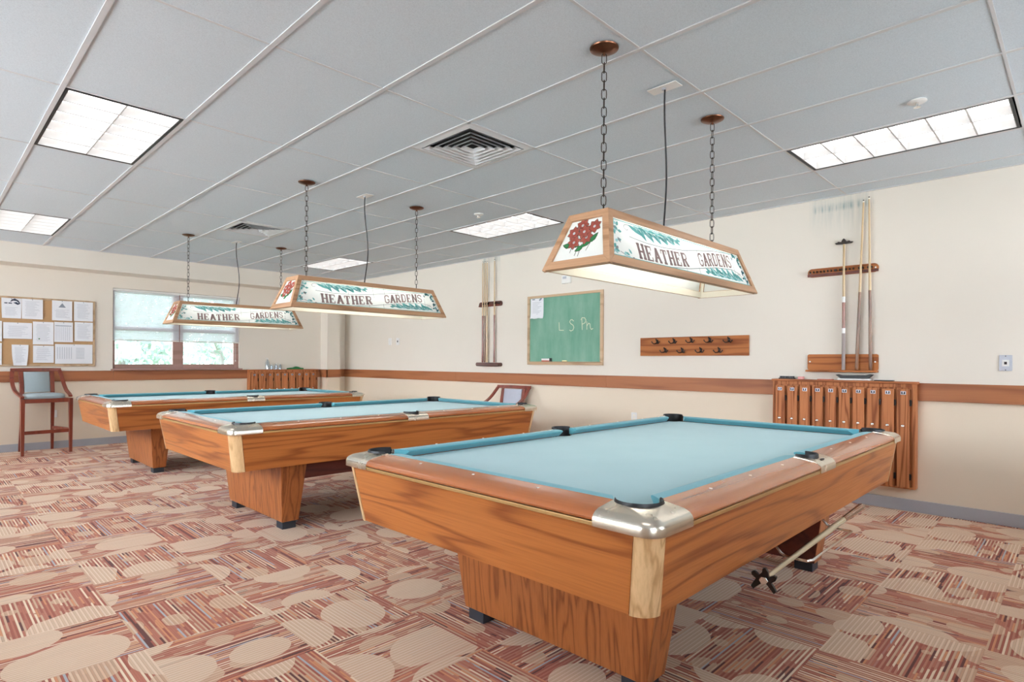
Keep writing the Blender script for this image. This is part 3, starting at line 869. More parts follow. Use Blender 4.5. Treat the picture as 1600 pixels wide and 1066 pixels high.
def lamp_panel(parent, name, O, e1, e2, en, W, w, H, bs_, bb, bt, frame_mat, art):
    """trapezoid frame with an art-glass pane. W,w bottom/top half widths; e1 along, e2 up the slope, en outward"""
    P = lambda x, y, d: O + e1*x + e2*y + en*d
    th = math.atan2(W-w, H); ex = bs_/math.cos(th)
    hw = lambda y: W + (w-W)*y/H
    outer = [(-W, 0), (W, 0), (w, H), (-w, H)]
    y0, y1 = bb, H-bt
    inner = [(-hw(y0)+ex, y0), (hw(y0)-ex, y0), (hw(y1)-ex, y1), (-hw(y1)+ex, y1)]
    m = MB()
    for i in range(4):
        j = (i+1) % 4
        q = [outer[i], outer[j], inner[j], inner[i]]
        m.loft([[P(x, y, -.020) for x, y in q], [P(x, y, 0) for x, y in q]])
    for i in range(4):
        j = (i+1) % 4
        q = [outer[i], outer[j], inner[j], inner[i]]
        q = [(x*.985, y + (.003 if y < H/2 else -.003)) if (x, y) in outer else (x, y) for x, y in q]
        m.loft([[P(x, y, -.0225) for x, y in q], [P(x, y, -.0202) for x, y in q]], 1)  # pale lining: tube glare on the inner wood put into its colour
    fr = m.build(name, [frame_mat, 'cream_lit'], parent, bevel=.002, smooth=0)
    g = MB(); e = .006
    gi = [(inner[0][0]-e, y0-e), (inner[1][0]+e, y0-e), (inner[2][0]+e, y1+e), (inner[3][0]-e, y1+e)]
    g.loft([[P(x, y, -.013) for x, y in gi], [P(x, y, -.010) for x, y in gi]])
    gW, gw, gH = inner[1][0], inner[2][0], y1-y0
    for mi, pts, lay in art(gW, gw, gH):
        g.flat([P(x, y+y0, -.0097+lay*.00025) for x, y in pts], mi)
    g.build('glass_pane', ARTMATS, fr, smooth=0, recalc=False)
    return fr
def chain(mb, x, y, z0, z1, pitch=.0405):
    n = max(2, round((z1-z0)/pitch)); p = (z1-z0)/n
    for k in range(n):
        zc = z0 + p*(k+.5); Lh, Wh, wr = p*.5+.0035, .0115, .0022
        pts = []
        for q in range(14):
            a = 2*PI*q/14
            u = Wh*math.cos(a); v = (Lh-Wh)*(1 if math.sin(a) > 0 else -1)*(1 if abs(math.sin(a)) > .01 else 0) + Wh*math.sin(a)
            pts.append((x+u*.707, y-u*.707, zc+v) if k % 2 else (x+u*.707, y+u*.707, zc+v))
        mb.tube(pts, wr, 6, closed=True)
def make_lamp():
    t = thing('pool_table_lamp', '', 'hanging lamp', (0, 0, 0))
    dz = LZ1-LZ0
    for sy in (-1, 1):
        dy = LBy-LTy; H = math.hypot(dz, dy)
        e2 = Vector((0, -sy*dy, dz)).normalized(); e1 = Vector((-sy*1.0, 0, 0)); en = e1.cross(e2)
        if en.y*sy < 0: en = -en
        lamp_panel(t, 'side_panel', Vector((0, sy*LBy, LZ0)), e1, e2, en, LBx, LTx, H, .034, .040, .036, 'lamp_x', art_long)
    for sx in (-1, 1):
        dx = LBx-LTx; H = math.hypot(dz, dx)
        e2 = Vector((-sx*dx, 0, dz)).normalized(); e1 = Vector((0, sx*1.0, 0)); en = e1.cross(e2)
        if en.x*sx < 0: en = -en
        lamp_panel(t, 'end_panel', Vector((sx*LBx, 0, LZ0)), e1, e2, en, LBy, LTy, H, .032, .040, .036, 'lamp_y', art_end)
    MB().box((-LTx+.004, -LTy+.004, LZ1-.014), (LTx-.004, LTy-.004, LZ1-.003)).build('top_board', 'cream_lit', t, bevel=.002)
    r = MB().box((-.60, -.060, LZ1-.050), (.60, .060, LZ1-.0145)); r.build('ballast_channel', 'whitepaint', t, bevel=.006)
    for sy in (-1, 1):
        MB().tube([(-.59, sy*.042, LZ1-.075), (.59, sy*.042, LZ1-.075)], .015, 12).build('lamp_tube', 'tube', t)
        for sx in (-1, 1):
            pass
    for sx in (-1, 1):
        m = MB(); chain(m, sx*.555, 0, LZ1+.012, ZC-.030)
        m.tube([(sx*.555, 0, LZ1-.004), (sx*.555, 0, LZ1+.016)], .004, 8)
        m.build('chain', 'iron', t, smooth=60)
        MB().lathe([(.002, -.022), (.014, -.021), (.05, -.014), (.066, -.006), (.068, -.001), (.002, -.001)], (sx*.555, 0, ZC), 32).lathe([(.001, -.034), (.006, -.034), (.006, -.02), (.001, -.02)], (sx*.555, 0, ZC), 10).build('ceiling_canopy', 'bronze', t)
    m = MB()
    pts = []
    for k in range(21):
        u = k/20
        pts.append((-.012 + .034*math.sin(u*PI)*math.sin(u*PI*.9+.3) + .012*math.sin(u*2*PI), .006*math.sin(u*5), LZ1-.004 + u*(ZC-.006-LZ1+.004)))
    m.tube(pts, .0048, 8); m.build('power_cord', 'cordblack', t, smooth=60)
    m = MB().box((-.045, -.085, ZC-.005), (.030, .085, ZC-.0008)); m.lathe([(.001, -.016), (.012, -.016), (.012, -.005), (.001, -.005)], (-.012, 0, ZC), 12, 1)
    m.build('cord_plate', ['white', 'grayplate'], t, bevel=.001)
    return t
P1 = make_lamp(); P2, P3 = copy_tree(P1), copy_tree(P1)
GL = 'hanging stained-glass lamps over the pool tables'
for o, loc, lab in ((P1, (1.645, -1.105, 0), 'largest, nearest hanging lamp with red flowers on its end, above the closest pool table'),
                    (P2, (1.650, 1.872, .0), 'middle hanging lamp lettered HEATHER GARDENS, above the second pool table'),
                    (P3, (1.645, 4.82, .0), 'farthest hanging lamp lettered HEATHER GARDENS, in front of the window')):
    o.location = loc; tag(o, lab, None, GL)

# ------------------------------------------------------------------ oak cue lockers
def lockers(name, label, n, width, height, depth, M):
    """local: x along the wall (0..width), y 0 = wall .. -depth = front, z 0..height"""
    t = thing(name, label, 'lockers', group='oak cue locker cabinets')
    t.matrix_world = M
    st, tr_ = .020, .045
    b = MB()
    b.box((0, -depth+.018, 0), (width, -.003, height-.018), 0)
    ax = 'lock_x'
    b.build('cabinet_body', 'lock_z', t, bevel=.002)
    f = MB()
    f.box((0, -depth+.004, 0), (st, -depth+.0175, height-.0185)); f.box((width-st, -depth+.004, 0), (width, -depth+.0175, height-.0185))
    f.box((st, -depth+.004, 0), (width-st, -depth+.0175, .018)); f.box((st, -depth+.004, height-.0185-.028), (width-st, -depth+.0175, height-.0185))
    f.build('face_frame', 'lock_z', t, bevel=.001)
    MB().box((-.010, -depth-.008, height-.018), (width+.010, -.003, height)).build('top_board', 'lock_x', t, bevel=.003)
    p = (width-2*st-.004)/n
    for k in range(n):
        x0 = st+.002+p*k+.005; x1 = x0+p-.022
        z0, z1 = .012, height-.060
        d = MB().box((x0, -depth-.010, z0), (x1, -depth+.003, z1)).build('door', 'lock_z', t, bevel=.0025)
        xc = (x0+x1)/2
        q = MB()
        q.box((xc-.018, -depth-.0125, z1-.044), (xc+.018, -depth-.0102, z1-.016), 0)
        q.box((xc-.013, -depth-.0135, z1-.040), (xc+.013, -depth-.0126, z1-.020), 1)
        q.box((xc-.004, -depth-.0142, z1-.036), (xc+.004, -depth-.0136, z1-.018), 0)
        q.build('number_plate', ['grayplate', 'iron'], d)
        Mk = Matrix.Rotation(PI/2, 4, 'X')
        MB().lathe([(.001, .0), (.013, .0), (.014, .004), (.011, .010), (.006, .013), (.001, .0135)], (xc-.004, -depth-.0102, height*.585), 18, 0, Mk).build('lock_knob', 'chrome', d)
        for zz in (z1-.11, .10):
            hh = MB().box((x1+.001, -depth-.006, zz-.024), (x1+.013, -depth+.003, zz+.024))
            hh.tube([(x1+.004, -depth-.008, zz-.025), (x1+.004, -depth-.008, zz+.025)], .0042, 8)
            hh.build('hinge', 'iron', d)
    return t
# right wall: local x runs toward -Y (camera right), front faces -X
def MR(y, z): return Matrix(((0, 1, 0, XW), (-1, 0, 0, y), (0, 0, 1, z), (0, 0, 0, 1)))
# columns: local x -> -Y ; local y -> +X ; so local -y (front) -> -X
LKR = lockers('cue_lockers', 'tall oak locker cabinet with ten narrow doors, on the wall behind the nearest table', 10, 1.115, .866, .10, MR(-.630, .195))
LKB = lockers('cue_lockers', 'far oak locker cabinet below the clear bottles, right of the window', 9, 1.215, .80, .10, Matrix.Translation((2.735, YB, .255)))

# ------------------------------------------------------------------ right wall furniture
def RW(y, z, d): return (XW-d, y, z)
def rwbox(mb, y0, y1, z0, z1, d0, d1, mi=0):
    return mb.box((XW-max(d0, d1), min(y0, y1), min(z0, z1)), (XW-min(d0, d1), max(y0, y1), max(z0, z1)), mi)
def rprism(mb, pts, d0, d1, mi=0): return mb.prism(pts, lambda p, q, h: (XW-h, p, q), d0, d1, mi)
def rrect(y0, y1, z0, z1, r, n=5):
    o = []
    for cx, cy, a in ((y1-r, z1-r, 0), (y0+r, z1-r, 90), (y0+r, z0+r, 180), (y1-r, z0+r, 270)): o += arc(cx, cy, r, a, a+90, n)
    return o
# chalkboard
cb = thing('chalkboard', 'green chalkboard in a pale wooden frame on the right-hand wall', 'chalkboard')
cy0, cy1, cz0, cz1 = 1.358, 2.574, 1.170, 2.068
m = MB(); fw = .042
rwbox(m, cy0, cy1, cz1-fw*.75, cz1, .001, .022); rwbox(m, cy0, cy1, cz0, cz0+.036, .001, .022)
rwbox(m, cy0, cy0+fw, cz0+.036, cz1-fw*.75, .001, .022); rwbox(m, cy1-fw, cy1, cz0+.036, cz1-fw*.75, .001, .022)
m.build('frame', 'pale_x', cb, bevel=.003)
rwbox(MB(), cy0+.03, cy1-.03, cz0+.03, cz1-.025, .002, .012).build('slate', 'slate', cb, smooth=0)
rwbox(MB(), cy0+.03, cy1-.03, cz0+.037, cz0+.042, .0121, .060).build('chalk_tray', 'pale_x', cb)
w = MB()
def stroke(pts, wd=.009, j=0):
    for q in poly_strip([(-y, z) for y, z in pts], wd): w.flat([(XW-.0126-j*.0002, -p[0], p[1]) for p in q])
stroke([(2.036, 1.708), (2.030, 1.61)]); stroke([(2.031, 1.607), (1.958, 1.604)], j=1)
stroke([(1.800, 1.712), (1.825, 1.732), (1.852, 1.728), (1.864, 1.705), (1.846, 1.682), (1.812, 1.664), (1.797, 1.635), (1.812, 1.603), (1.845, 1.592), (1.868, 1.606)])
stroke([(1.676, 1.738), (1.668, 1.60)]); stroke([(1.690, 1.722), (1.672, 1.748), (1.632, 1.745), (1.612, 1.715), (1.625, 1.685), (1.670, 1.668)], j=1)
stroke([(1.600, 1.700), (1.598, 1.60)]); stroke([(1.598, 1.645), (1.572, 1.678), (1.553, 1.668), (1.545, 1.62), (1.530, 1.600), (1.505, 1.612)], j=1)
w.build('chalk_writing', 'chalkline', cb, smooth=0)
# notice taped on the chalkboard
m = MB()
gx = [2.520-.225*k/6 for k in range(7)]
rows = []
for z, d in ((2.034, .0145), (1.95, .0150), (1.85, .0158), (1.80, .020), (1.772, .030)):
    rows.append([(XW-d-.002*math.sin(k), y, z+(.004*math.sin(k*2.) if z < 1.78 else 0)) for k, y in enumerate(gx)])
for r0, r1 in zip(rows[:-1], rows[1:]):
    for k in range(6): m.flat([r0[k], r0[k+1], r1[k+1], r1[k]])
for k in range(9):
    z = 1.985-.019*k; m.flat([(XW-.0182, 2.485, z), (XW-.0182, 2.33+.03*(k % 3), z), (XW-.0182, 2.33+.03*(k % 3), z-.005), (XW-.0182, 2.485, z-.005)], 1)
m.flat([(XW-.0183, 2.49, 2.030), (XW-.0183, 2.44, 2.030), (XW-.0183, 2.44, 2.015), (XW-.0183, 2.49, 2.015)], 2)
for q in ([(2.372, 2.01), (2.345, 2.035), (2.318, 2.036), (2.328, 2.015), (2.36, 1.998)],): m.flat([(XW-.0184, y, z) for y, z in q], 2)
tag(m.build('paper_notice', ['paper', 'ink', 'inkteal'], smooth=40, recalc=False), 'white notice sheet taped to the upper corner of the chalkboard', 'paper')
er = thing('chalk_eraser', 'small pink and black eraser on the chalkboard tray', 'eraser')
rwbox(MB(), 2.165, 2.298, 1.2125, 1.226, .016, .05).build('felt', 'redthing', er, bevel=.003)
m = rwbox(MB(), 2.165, 2.298, 1.2262, 1.250, .016, .05); m.build('back', 'white', er, bevel=.003)
rwbox(MB(), 2.148, 2.1645, 1.2125, 1.256, .016, .05).build('strap', 'black', er, bevel=.002)
tag(MB().tube([(XW-.030, 1.965, 1.2205), (XW-.030, 1.892, 1.2205)], .008, 10).build('chalk_stick', 'chalkstick'), 'stubby yellow chalk stick on the chalkboard tray', 'chalk')
# coat rack
cr = thing('coat_rack', 'brown wooden board with nine double coat hooks on the right-hand wall', 'coat rack')
rwbox(MB(), -.369, .847, 1.280, 1.480, .001, .021).build('board', 'rack_y', cr, bevel=.003)
for y, z in ((.632, 1.425), (.427, 1.426), (.229, 1.430), (.027, 1.429), (-.175, 1.425), (.532, 1.329), (.331, 1.325), (.122, 1.326), (-.075, 1.324)):
    m = MB()
    rprism(m, [(y+.014*math.cos(2*PI*k/12), z+.010+.024*math.sin(2*PI*k/12)) for k in range(12)], .0212, .026)
    for s in (-1, 1):
        m.tube([RW(y, z+.004, .026), RW(y+s*.012, z-.012, .040), RW(y+s*.028, z-.014, .054), RW(y+s*.044, z+.002, .058), RW(y+s*.048, z+.012, .056)], [.006, .0055, .005, .005, .0065], 8)
    m.tube([RW(y, z+.02, .026), RW(y, z+.024, .045), RW(y, z+.040, .052)], [.006, .005, .007], 8)
    m.build('hook', 'iron', cr)
# cue racks
def cue_rack(label, y0, y1, zu0, zu1, zl0, zl1, notch, mat, round_ends, slots):
    t = thing('cue_rack', label, 'cue rack', group='wall cue racks')
    m = MB()
    rprism(m, rrect(y0, y1, zu0, zu1, (zu1-zu0)*(.48 if round_ends else .35)), .001, .018)
    m.build('upper_rail', mat, t, bevel=.002)
    m = MB()
    for y in slots:   # black holding clips
        for s in (-1, 1):
            rwbox(m, y+s*.0148-.003, y+s*.0148+.003, (zu0+zu1)/2-.004, (zu0+zu1)/2+.014, .018, .046)
    m.build('cue_clips', 'iron', t, bevel=.001)
    m = MB()
    rwbox(m, y0, y1, zu0-.001+.004, zu0+.026, .0182, .024)
    m.build('ledge_strip', 'beam', t)
    if zl1-zl0 > .1:
        m = MB(); rprism(m, rrect(y0, y1, zl0+.016, zl1, .016), .001, .016); m.build('lower_board', mat, t, bevel=.002)
        m = MB(); rwbox(m, y0, y1, zl0, zl0+.0155, .001, .075); m.build('foot_shelf', mat, t, bevel=.004)
        m = MB()
        for y in (y0+.022, y1-.022):
            for z in (zl0+.09, (zu0+zu1)/2): rprism(m, [(y+.007*math.cos(2*PI*k/10), z+.007*math.sin(2*PI*k/10)) for k in range(10)], .0182, .0205)
        m.build('screw_caps', 'white', t)
    else:
        m = MB(); rprism(m, rrect(y0, y1, zl0, zl1, (zl1-zl0)*.48), .001, .078); m.build('foot_shelf', mat, t, bevel=.004)
    return t
cue_rack('oak cue rack above the wall lockers, holding two cues and a bridge stick', -1.466, -.906, 1.985, 2.060, 1.132, 1.288, None, 'rack_y', True,
         [-.945, -1.003, -1.061, -1.119, -1.159, -1.2065, -1.265, -1.337, -1.404])
cue_rack('dark cue rack left of the chalkboard, holding four slim cues', 3.06, 3.53, 1.985, 2.055, 1.142, 1.195, None, 'rack_dark', True,
         [3.43, 3.385, 3.34, 3.19, 3.11])
def cue(y, zb, zt_, d, label, butt='butt', shaft='shaft', tipc='iron', grp='cues standing in the wall racks', k=.46, ytop=None, name='pool_cue'):
    t = thing(name, label, 'cue', group=grp)
    yt = y if ytop is None else ytop
    P = lambda u: RW(y+(yt-y)*u, zb+(zt_-zb)*u, d)
    MB().tube([P(0), P(.004), P(.02), P(k)], [.011, .0135, .0145, .0112], 14).build('butt', butt, t)
    MB().tube([P(k+.0005), P(k+.2), P(.985)], [.0111, .0088, .0068], 12).build('shaft', shaft, t)
    MB().tube([P(.9853), P(.9935)], .0069, 12).build('ferrule', 'ivory', t)
    MB().tube([P(.9937), P(1.)], [.0066, .005], 12).build('tip', tipc, t)
    return t
cue(-1.309, 1.150, 2.606, .036, 'pool cue in the oak rack, between the bridge stick and the last cue', ytop=-1.356)
cue(-1.4145, 1.150, 2.626, .036, 'pool cue at the camera end of the oak rack above the lockers', ytop=-1.397)
for y, zt_, lab, bt in ((3.430, 2.632, 'slim cue farthest along the dark rack, toward the corner', 'butt_red'), (3.385, 2.63, 'second slim cue from the corner end of the dark rack', 'butt'),
                        (3.340, 2.63, 'pale slim cue third from the corner end of the dark rack', 'shaft'), (3.190, 2.636, 'slim cue standing apart, nearest the chalkboard in the dark rack', 'butt_red')):
    cue(y, 1.1965, zt_, .036, lab, bt)
# bridge stick in the right rack
t = thing('bridge_stick', 'short bridge stick with a dark crosshead in the oak wall rack', 'bridge stick')
yb_ = -1.2065
P = lambda z: RW(yb_, z, .036)
MB().tube([P(1.150), P(1.155), P(1.47)], [.013, .0145, .0135], 14).build('grip', 'butt_grey', t)
MB().tube([P(1.4702), P(1.515)], .0145, 14).build('lower_band', 'white', t)
MB().tube([P(1.5152), P(1.74)], [.0132, .0122], 14).build('sleeve', 'butt_red', t)
MB().tube([P(1.7402), P(1.79)], .0135, 14).build('upper_band', 'white', t)
MB().tube([P(1.7902), P(2.255)], [.0115, .0085], 12).build('shaft', 'shaft', t)
m = MB()
pts = [(-.072, -.006), (-.05, -.002), (-.045, .006), (-.02, .0), (-.012, .018), (0, .030), (.012, .018), (.02, .0), (.045, .006), (.05, -.002), (.072, -.006), (.06, -.016), (0, -.020), (-.06, -.016)]
m.prism(pts, lambda p, q, h: (XW-.036+h, yb_+p, 2.268+q), -.011, .011)
m.build('bridge_head', 'iron', t, bevel=.002)
# plates
pl = thing('wall_plate', 'grey steel switch plate with square insert, right of the oak lockers', 'wall plate')
m = MB(); rprism(m, rrect(-2.328, -2.252, 1.157, 1.276, .004), .0005, .007); m.build('cover', 'grayplate', pl, bevel=.002)
m = rwbox(MB(), -2.311, -2.269, 1.192, 1.240, .0072, .010); m.build('insert', 'white', pl, bevel=.001)
m = rwbox(MB(), -2.298, -2.282, 1.206, 1.226, .0102, .013); rprism(m, [(-2.290+.004*math.cos(k), 1.268+.004*math.sin(k)) for k in range(6)], .0072, .009); rprism(m, [(-2.290+.004*math.cos(k), 1.165+.004*math.sin(k)) for k in range(6)], .0072, .009)
m.build('button', 'iron', pl)
def outlet(y0, y1, z0, z1, label):
    t = thing('power_outlet', label, 'outlet')
    m = MB(); rprism(m, rrect(y0, y1, z0, z1, .006), .0005, .006); m.build('cover', 'white', t, bevel=.001)
    m = MB(); yc, h_ = (y0+y1)/2, z1-z0
    for zc in (z0+h_*.32, z0+h_*.68): rprism(m, rrect(yc-.014, yc+.014, zc-.012, zc+.012, .006), .0061, .0072)
    m.build('socket_face', 'ivory', t)
    return t
outlet(.897, .970, .536, .640, 'white wall outlet just above the far edge of the nearest table')
def switch(y0, y1, z0, z1, label, knob):
    t = thing('light_switch', label, 'switch', group='white wall switches near the corner')
    m = MB(); rprism(m, rrect(y0, y1, z0, z1, .006), .0005, .006); m.build('cover', 'white', t, bevel=.001)
    m = MB(); yc, zc = (y0+y1)/2, (z0+z1)/2
    rwbox(m, yc-.008, yc+.008, zc-.014, zc+.014, .0061, .015); m.build('toggle', knob, t, bevel=.001)
switch(5.755, 5.845, 1.482, 1.600, 'plain white switch plate, nearer the room corner', 'white')
switch(5.520, 5.610, 1.480, 1.598, 'white switch plate with dark toggle, farther from the room corner', 'iron')
th = thing('thermostat', 'small white wall sensor above the chalkboard, partly behind the nearest lamp', 'thermostat')
m = MB(); rprism(m, rrect(1.845, 1.985, 2.188, 2.292, .006), .0005, .030); m.build('case', 'white', th, bevel=.004)
m = rwbox(MB(), 1.905, 1.965, 2.245, 2.275, .0302, .032); m.build('display', 'ink', th)
# things on the right lockers (top at z 1.061)
zt_ = 1.0618
m = MB()
t = thing('chalk_holder', 'dark row of cue chalk cubes at the far end of the locker top', 'chalk holder')
rwbox(MB(), -.805, -.672, zt_, zt_+.010, .030, .070).build('tray', 'iron', t)
m = MB()
for k in range(6): rwbox(m, -.678-.022*k-.016, -.678-.022*k, zt_+.0102, zt_+.026, .040, .060)
m.build('chalk_cubes', 'foot', t, bevel=.002)
tag(rwbox(MB(), -.886, -.838, zt_, zt_+.024, .030, .064).build('chalk_cube', 'pink', bevel=.003), 'pink chalk block beside the dark chalk holder on the lockers', 'chalk')
t = thing('table_brush', 'black bristled table brush lying below the oak cue rack', 'brush')
m = MB().prism([(-1.150, zt_+.046), (-1.172, zt_+.050), (-1.20, zt_+.043), (-1.385, zt_+.046), (-1.41, zt_+.054), (-1.440, zt_+.052), (-1.405, zt_+.020), (-1.19, zt_+.016)], lambda p, q, h: (XW-h, p, q), .022, .062)
m.build('bristles', 'black', t, bevel=.003)
rwbox(MB(), -1.42, -1.165, zt_, zt_+.0158, .020, .066).build('handle', 'white', t, bevel=.005)
tag(rwbox(MB(), -1.128, -1.010, zt_, zt_+.006, .020, .085).build('score_card', 'redthing'), 'flat red card lying on the locker top, left of the brush', 'card')
tag(rwbox(MB(), -1.585, -1.450, zt_, zt_+.008, .020, .080).build('black_strip', 'black', bevel=.002), 'thin flat black strip on the locker top, right of the brush', 'strip')

# ------------------------------------------------------------------ back wall
def BW(x, z, d=0):   # wall measured at 7.38-.03, re-projected on the built plane
    k = (YB-.02-CAM[1])/(7.35-CAM[1])
    return (CAM[0]+(x-CAM[0])*k, CAM[2]+(z-CAM[2])*k)
cbd = thing('cork_board', 'tan corkboard covered in white papers, on the back wall by the tall stool', 'bulletin board')
x1, z1 = BW(.641, 2.035); _, z0 = BW(0, 1.116); x0 = -1.55
MB().box((x0+.02, YB-.012, z0+.02), (x1-.02, YB-.002, z1-.02)).build('cork', 'cork', cbd, smooth=0)
m = MB()
for lo, hi in (((x0, z0), (x1, z0+.026)), ((x0, z1-.026), (x1, z1)), ((x0, z0+.026), (x0+.026, z1-.026)), ((x1-.026, z0+.026), (x1, z1-.026))):
    m.box((lo[0], YB-.020, lo[1]), (hi[0], YB-.002, hi[1]))
m.build('frame', 'pale_x', cbd, bevel=.003)
papers = [('logo', -.370, 1.746, -.167, 2.010, 'curling notice with a dark swirl logo, at the top of the corkboard'),
 ('lines', -.165, 1.746, .055, 2.012, 'plain white sheet touching the swirl-logo notice on the corkboard'),
 ('triangle', .152, 1.742, .375, 2.015, 'white sheet with a grey triangle, top row of the corkboard'),
 ('lines', .395, 1.746, .612, 2.017, 'white sheet in the top right corner of the corkboard'),
 ('lines', -.56, 1.440, -.363, 1.705, 'sheet cut by the picture edge in the middle row of the corkboard'),
 ('wide', -.351, 1.479, -.059, 1.692, 'wide landscape sheet in the middle row of the corkboard'),
 ('table', -.050, 1.409, .170, 1.715, 'tall printed sheet with a green pin, right of the wide landscape sheet'),
 ('head', .177, 1.448, .384, 1.722, 'sheet with a dark heading line under the triangle sheet'),
 ('lines', .402, 1.465, .613, 1.731, 'sheet under the top right corner sheet, at the corkboard frame'),
 ('lines', -.56, 1.133, -.364, 1.419, 'sheet cut by the picture edge in the bottom row of the corkboard'),
 ('taper', -.266, 1.120, -.094, 1.401, 'narrow sheet curling in at its lower edge, above the tall stool'),
 ('table', -.047, 1.163, .174, 1.394, 'square sheet at the bottom of the corkboard, under the tall printed sheet'),
 ('double', .187, 1.150, .610, 1.419, 'double-width chart sheet in the lower right corner of the corkboard')]
for n_, (kind, xa, za, xb, zb, lab) in enumerate(papers):
    xa, za = BW(xa, za); xb, zb = BW(xb, zb)
    if za < z0+.01: za = z0+.010
    if zb > z1-.004: zb = z1-.006
    m = MB(); y = YB-.0225-.0004*(n_ % 3)
    nx = 4
    def X(u, v):
        k = 1.
        if kind == 'taper': k = 1-.22*(1-v)**2
        if kind == 'logo': k = 1-.06*(1-v)**2
        return (xa+xb)/2 + (xb-xa)*(u-.5)*k
    def D(u, v): return y - .003*(1-v)**2*(1.5 if kind in ('taper', 'logo') else 1) - (.006*(1-v)**2*abs(2*u-1) if kind in ('taper', 'logo') else 0)
    for a_ in range(nx):
        for b_ in range(4):
            q = [(a_/nx, b_/4), ((a_+1)/nx, b_/4), ((a_+1)/nx, (b_+1)/4), (a_/nx, (b_+1)/4)]
            m.flat([(X(u, v), D(u, v), za+(zb-za)*v) for u, v in q])
    def ink(u0, v0, u1, v1, mi=1): m.flat([(X(u, v), D(u, v)-.0035*(1.2-v), za+(zb-za)*v) for u, v in ((u0, v0), (u1, v0), (u1, v1), (u0, v1))], mi)
    rr = random.Random(n_)
    if kind in ('lines', 'logo', 'triangle', 'taper', 'table', 'wide'):
        top = {'logo': .55, 'triangle': .55, 'wide': .8}.get(kind, .88)
        k = 0; v = top
        while v > .12:
            ink(.14+.06*rr.random(), v-.014, .60+.28*rr.random(), v, 1); v -= .055
    if kind == 'head': ink(.06, .80, .92, .83, 2); [ink(.1+.1*k, .08, .115+.1*k, .76) for k in range(8)]
    if kind == 'double': [ink(.06+.06*k, .25, .075+.06*k, .85) for k in range(7)]; [ink(.55, .8-.06*k, .78, .82-.06*k) for k in range(10)]
    if kind == 'triangle': m.flat([(X(u, v), D(u, v)-.003, za+(zb-za)*v) for u, v in ((.32, .66), (.68, .66), (.5, .88))], 2)
    if kind == 'logo':
        sw = [(.42, .80), (.50, .93), (.66, .99), (.84, .90), (.93, .76), (.86, .70), (.84, .80), (.74, .87), (.58, .88)]
        m.flat([(X(u, v), D(u, v)-.004, za+(zb-za)*v) for u, v in sw], 3)
        m.flat([(X(u, v), D(u, v)-.004, za+(zb-za)*v) for u, v in ((.58, .78), (.80, .68), (.90, .72), (.74, .82))], 3)
        for u0, u1 in ((.14, .30), (.34, .52)): ink(u0, .725, u1, .775, 3)
    m.flat([(X(.5, .97)+.006*math.cos(k*PI/3), y-.006, za+(zb-za)*.965+.006*math.sin(k*PI/3)) for k in range(6)], 2)
    if kind == 'table' and n_ == 6: m.flat([(X(.3, .25)+.009*math.cos(k*PI/3), y-.008, za+(zb-za)*.25+.009*math.sin(k*PI/3)) for k in range(6)], 4)
    tag(m.build('paper_notice', ['paper', 'ink', 'inkteal', 'inkdark', 'green'], smooth=40, recalc=False), lab, 'paper', 'papers pinned on the corkboard')

# window: frame, two double-hung sashes, panes, sill, blinds
wd = struct('window_1', MB().box((WX0-.03, YB-.055, WZ0-.006), (WX1+.03, YB-.0225, WZ0+.014)).box((WX0, YB-.0225, WZ0-.006), (WX1, YB+.10, WZ0+.014)), 'window_wood', bevel=.003)
m = MB(); fy0, fy1 = YB+.045, YB+.11
zb, ztp = WZ0+.0145, WZ1
m.box((WX0, fy0, zb), (WX0+.035, fy1, ztp)); m.box((WX1-.072, fy0, zb), (WX1, fy1, ztp))
mx0, mx1 = 1.633, 1.778
m.box((mx0, fy0, zb), (mx1, fy1, ztp)); m.box((WX0+.035, fy0, zb), (mx0, fy1, zb+.065)); m.box((mx1, fy0, zb), (WX1-.072, fy1, zb+.065))
m.box((WX0+.035, fy0, ztp-.05), (mx0, fy1, ztp)); m.box((mx1, fy0, ztp-.05), (WX1-.072, fy1, ztp))
o = m.build('window_frame', 'window_wood', wd, bevel=.003); o['kind'] = 'structure'
m = MB()
for a_, b_ in ((WX0+.035, mx0), (mx1, WX1-.072)): m.box((a_, fy0+.01, 1.636), (b_, fy1-.01, 1.690))
o = m.build('meeting_rail', 'window_wood', wd, bevel=.003); o['kind'] = 'structure'
for a_, b_ in ((WX0+.035, mx0), (mx1, WX1-.072)):
    o = MB().box((a_, YB+.082, zb+.065), (b_, YB+.086, ztp-.05)).build('window_pane', 'pane', wd, smooth=0); o['kind'] = 'structure'
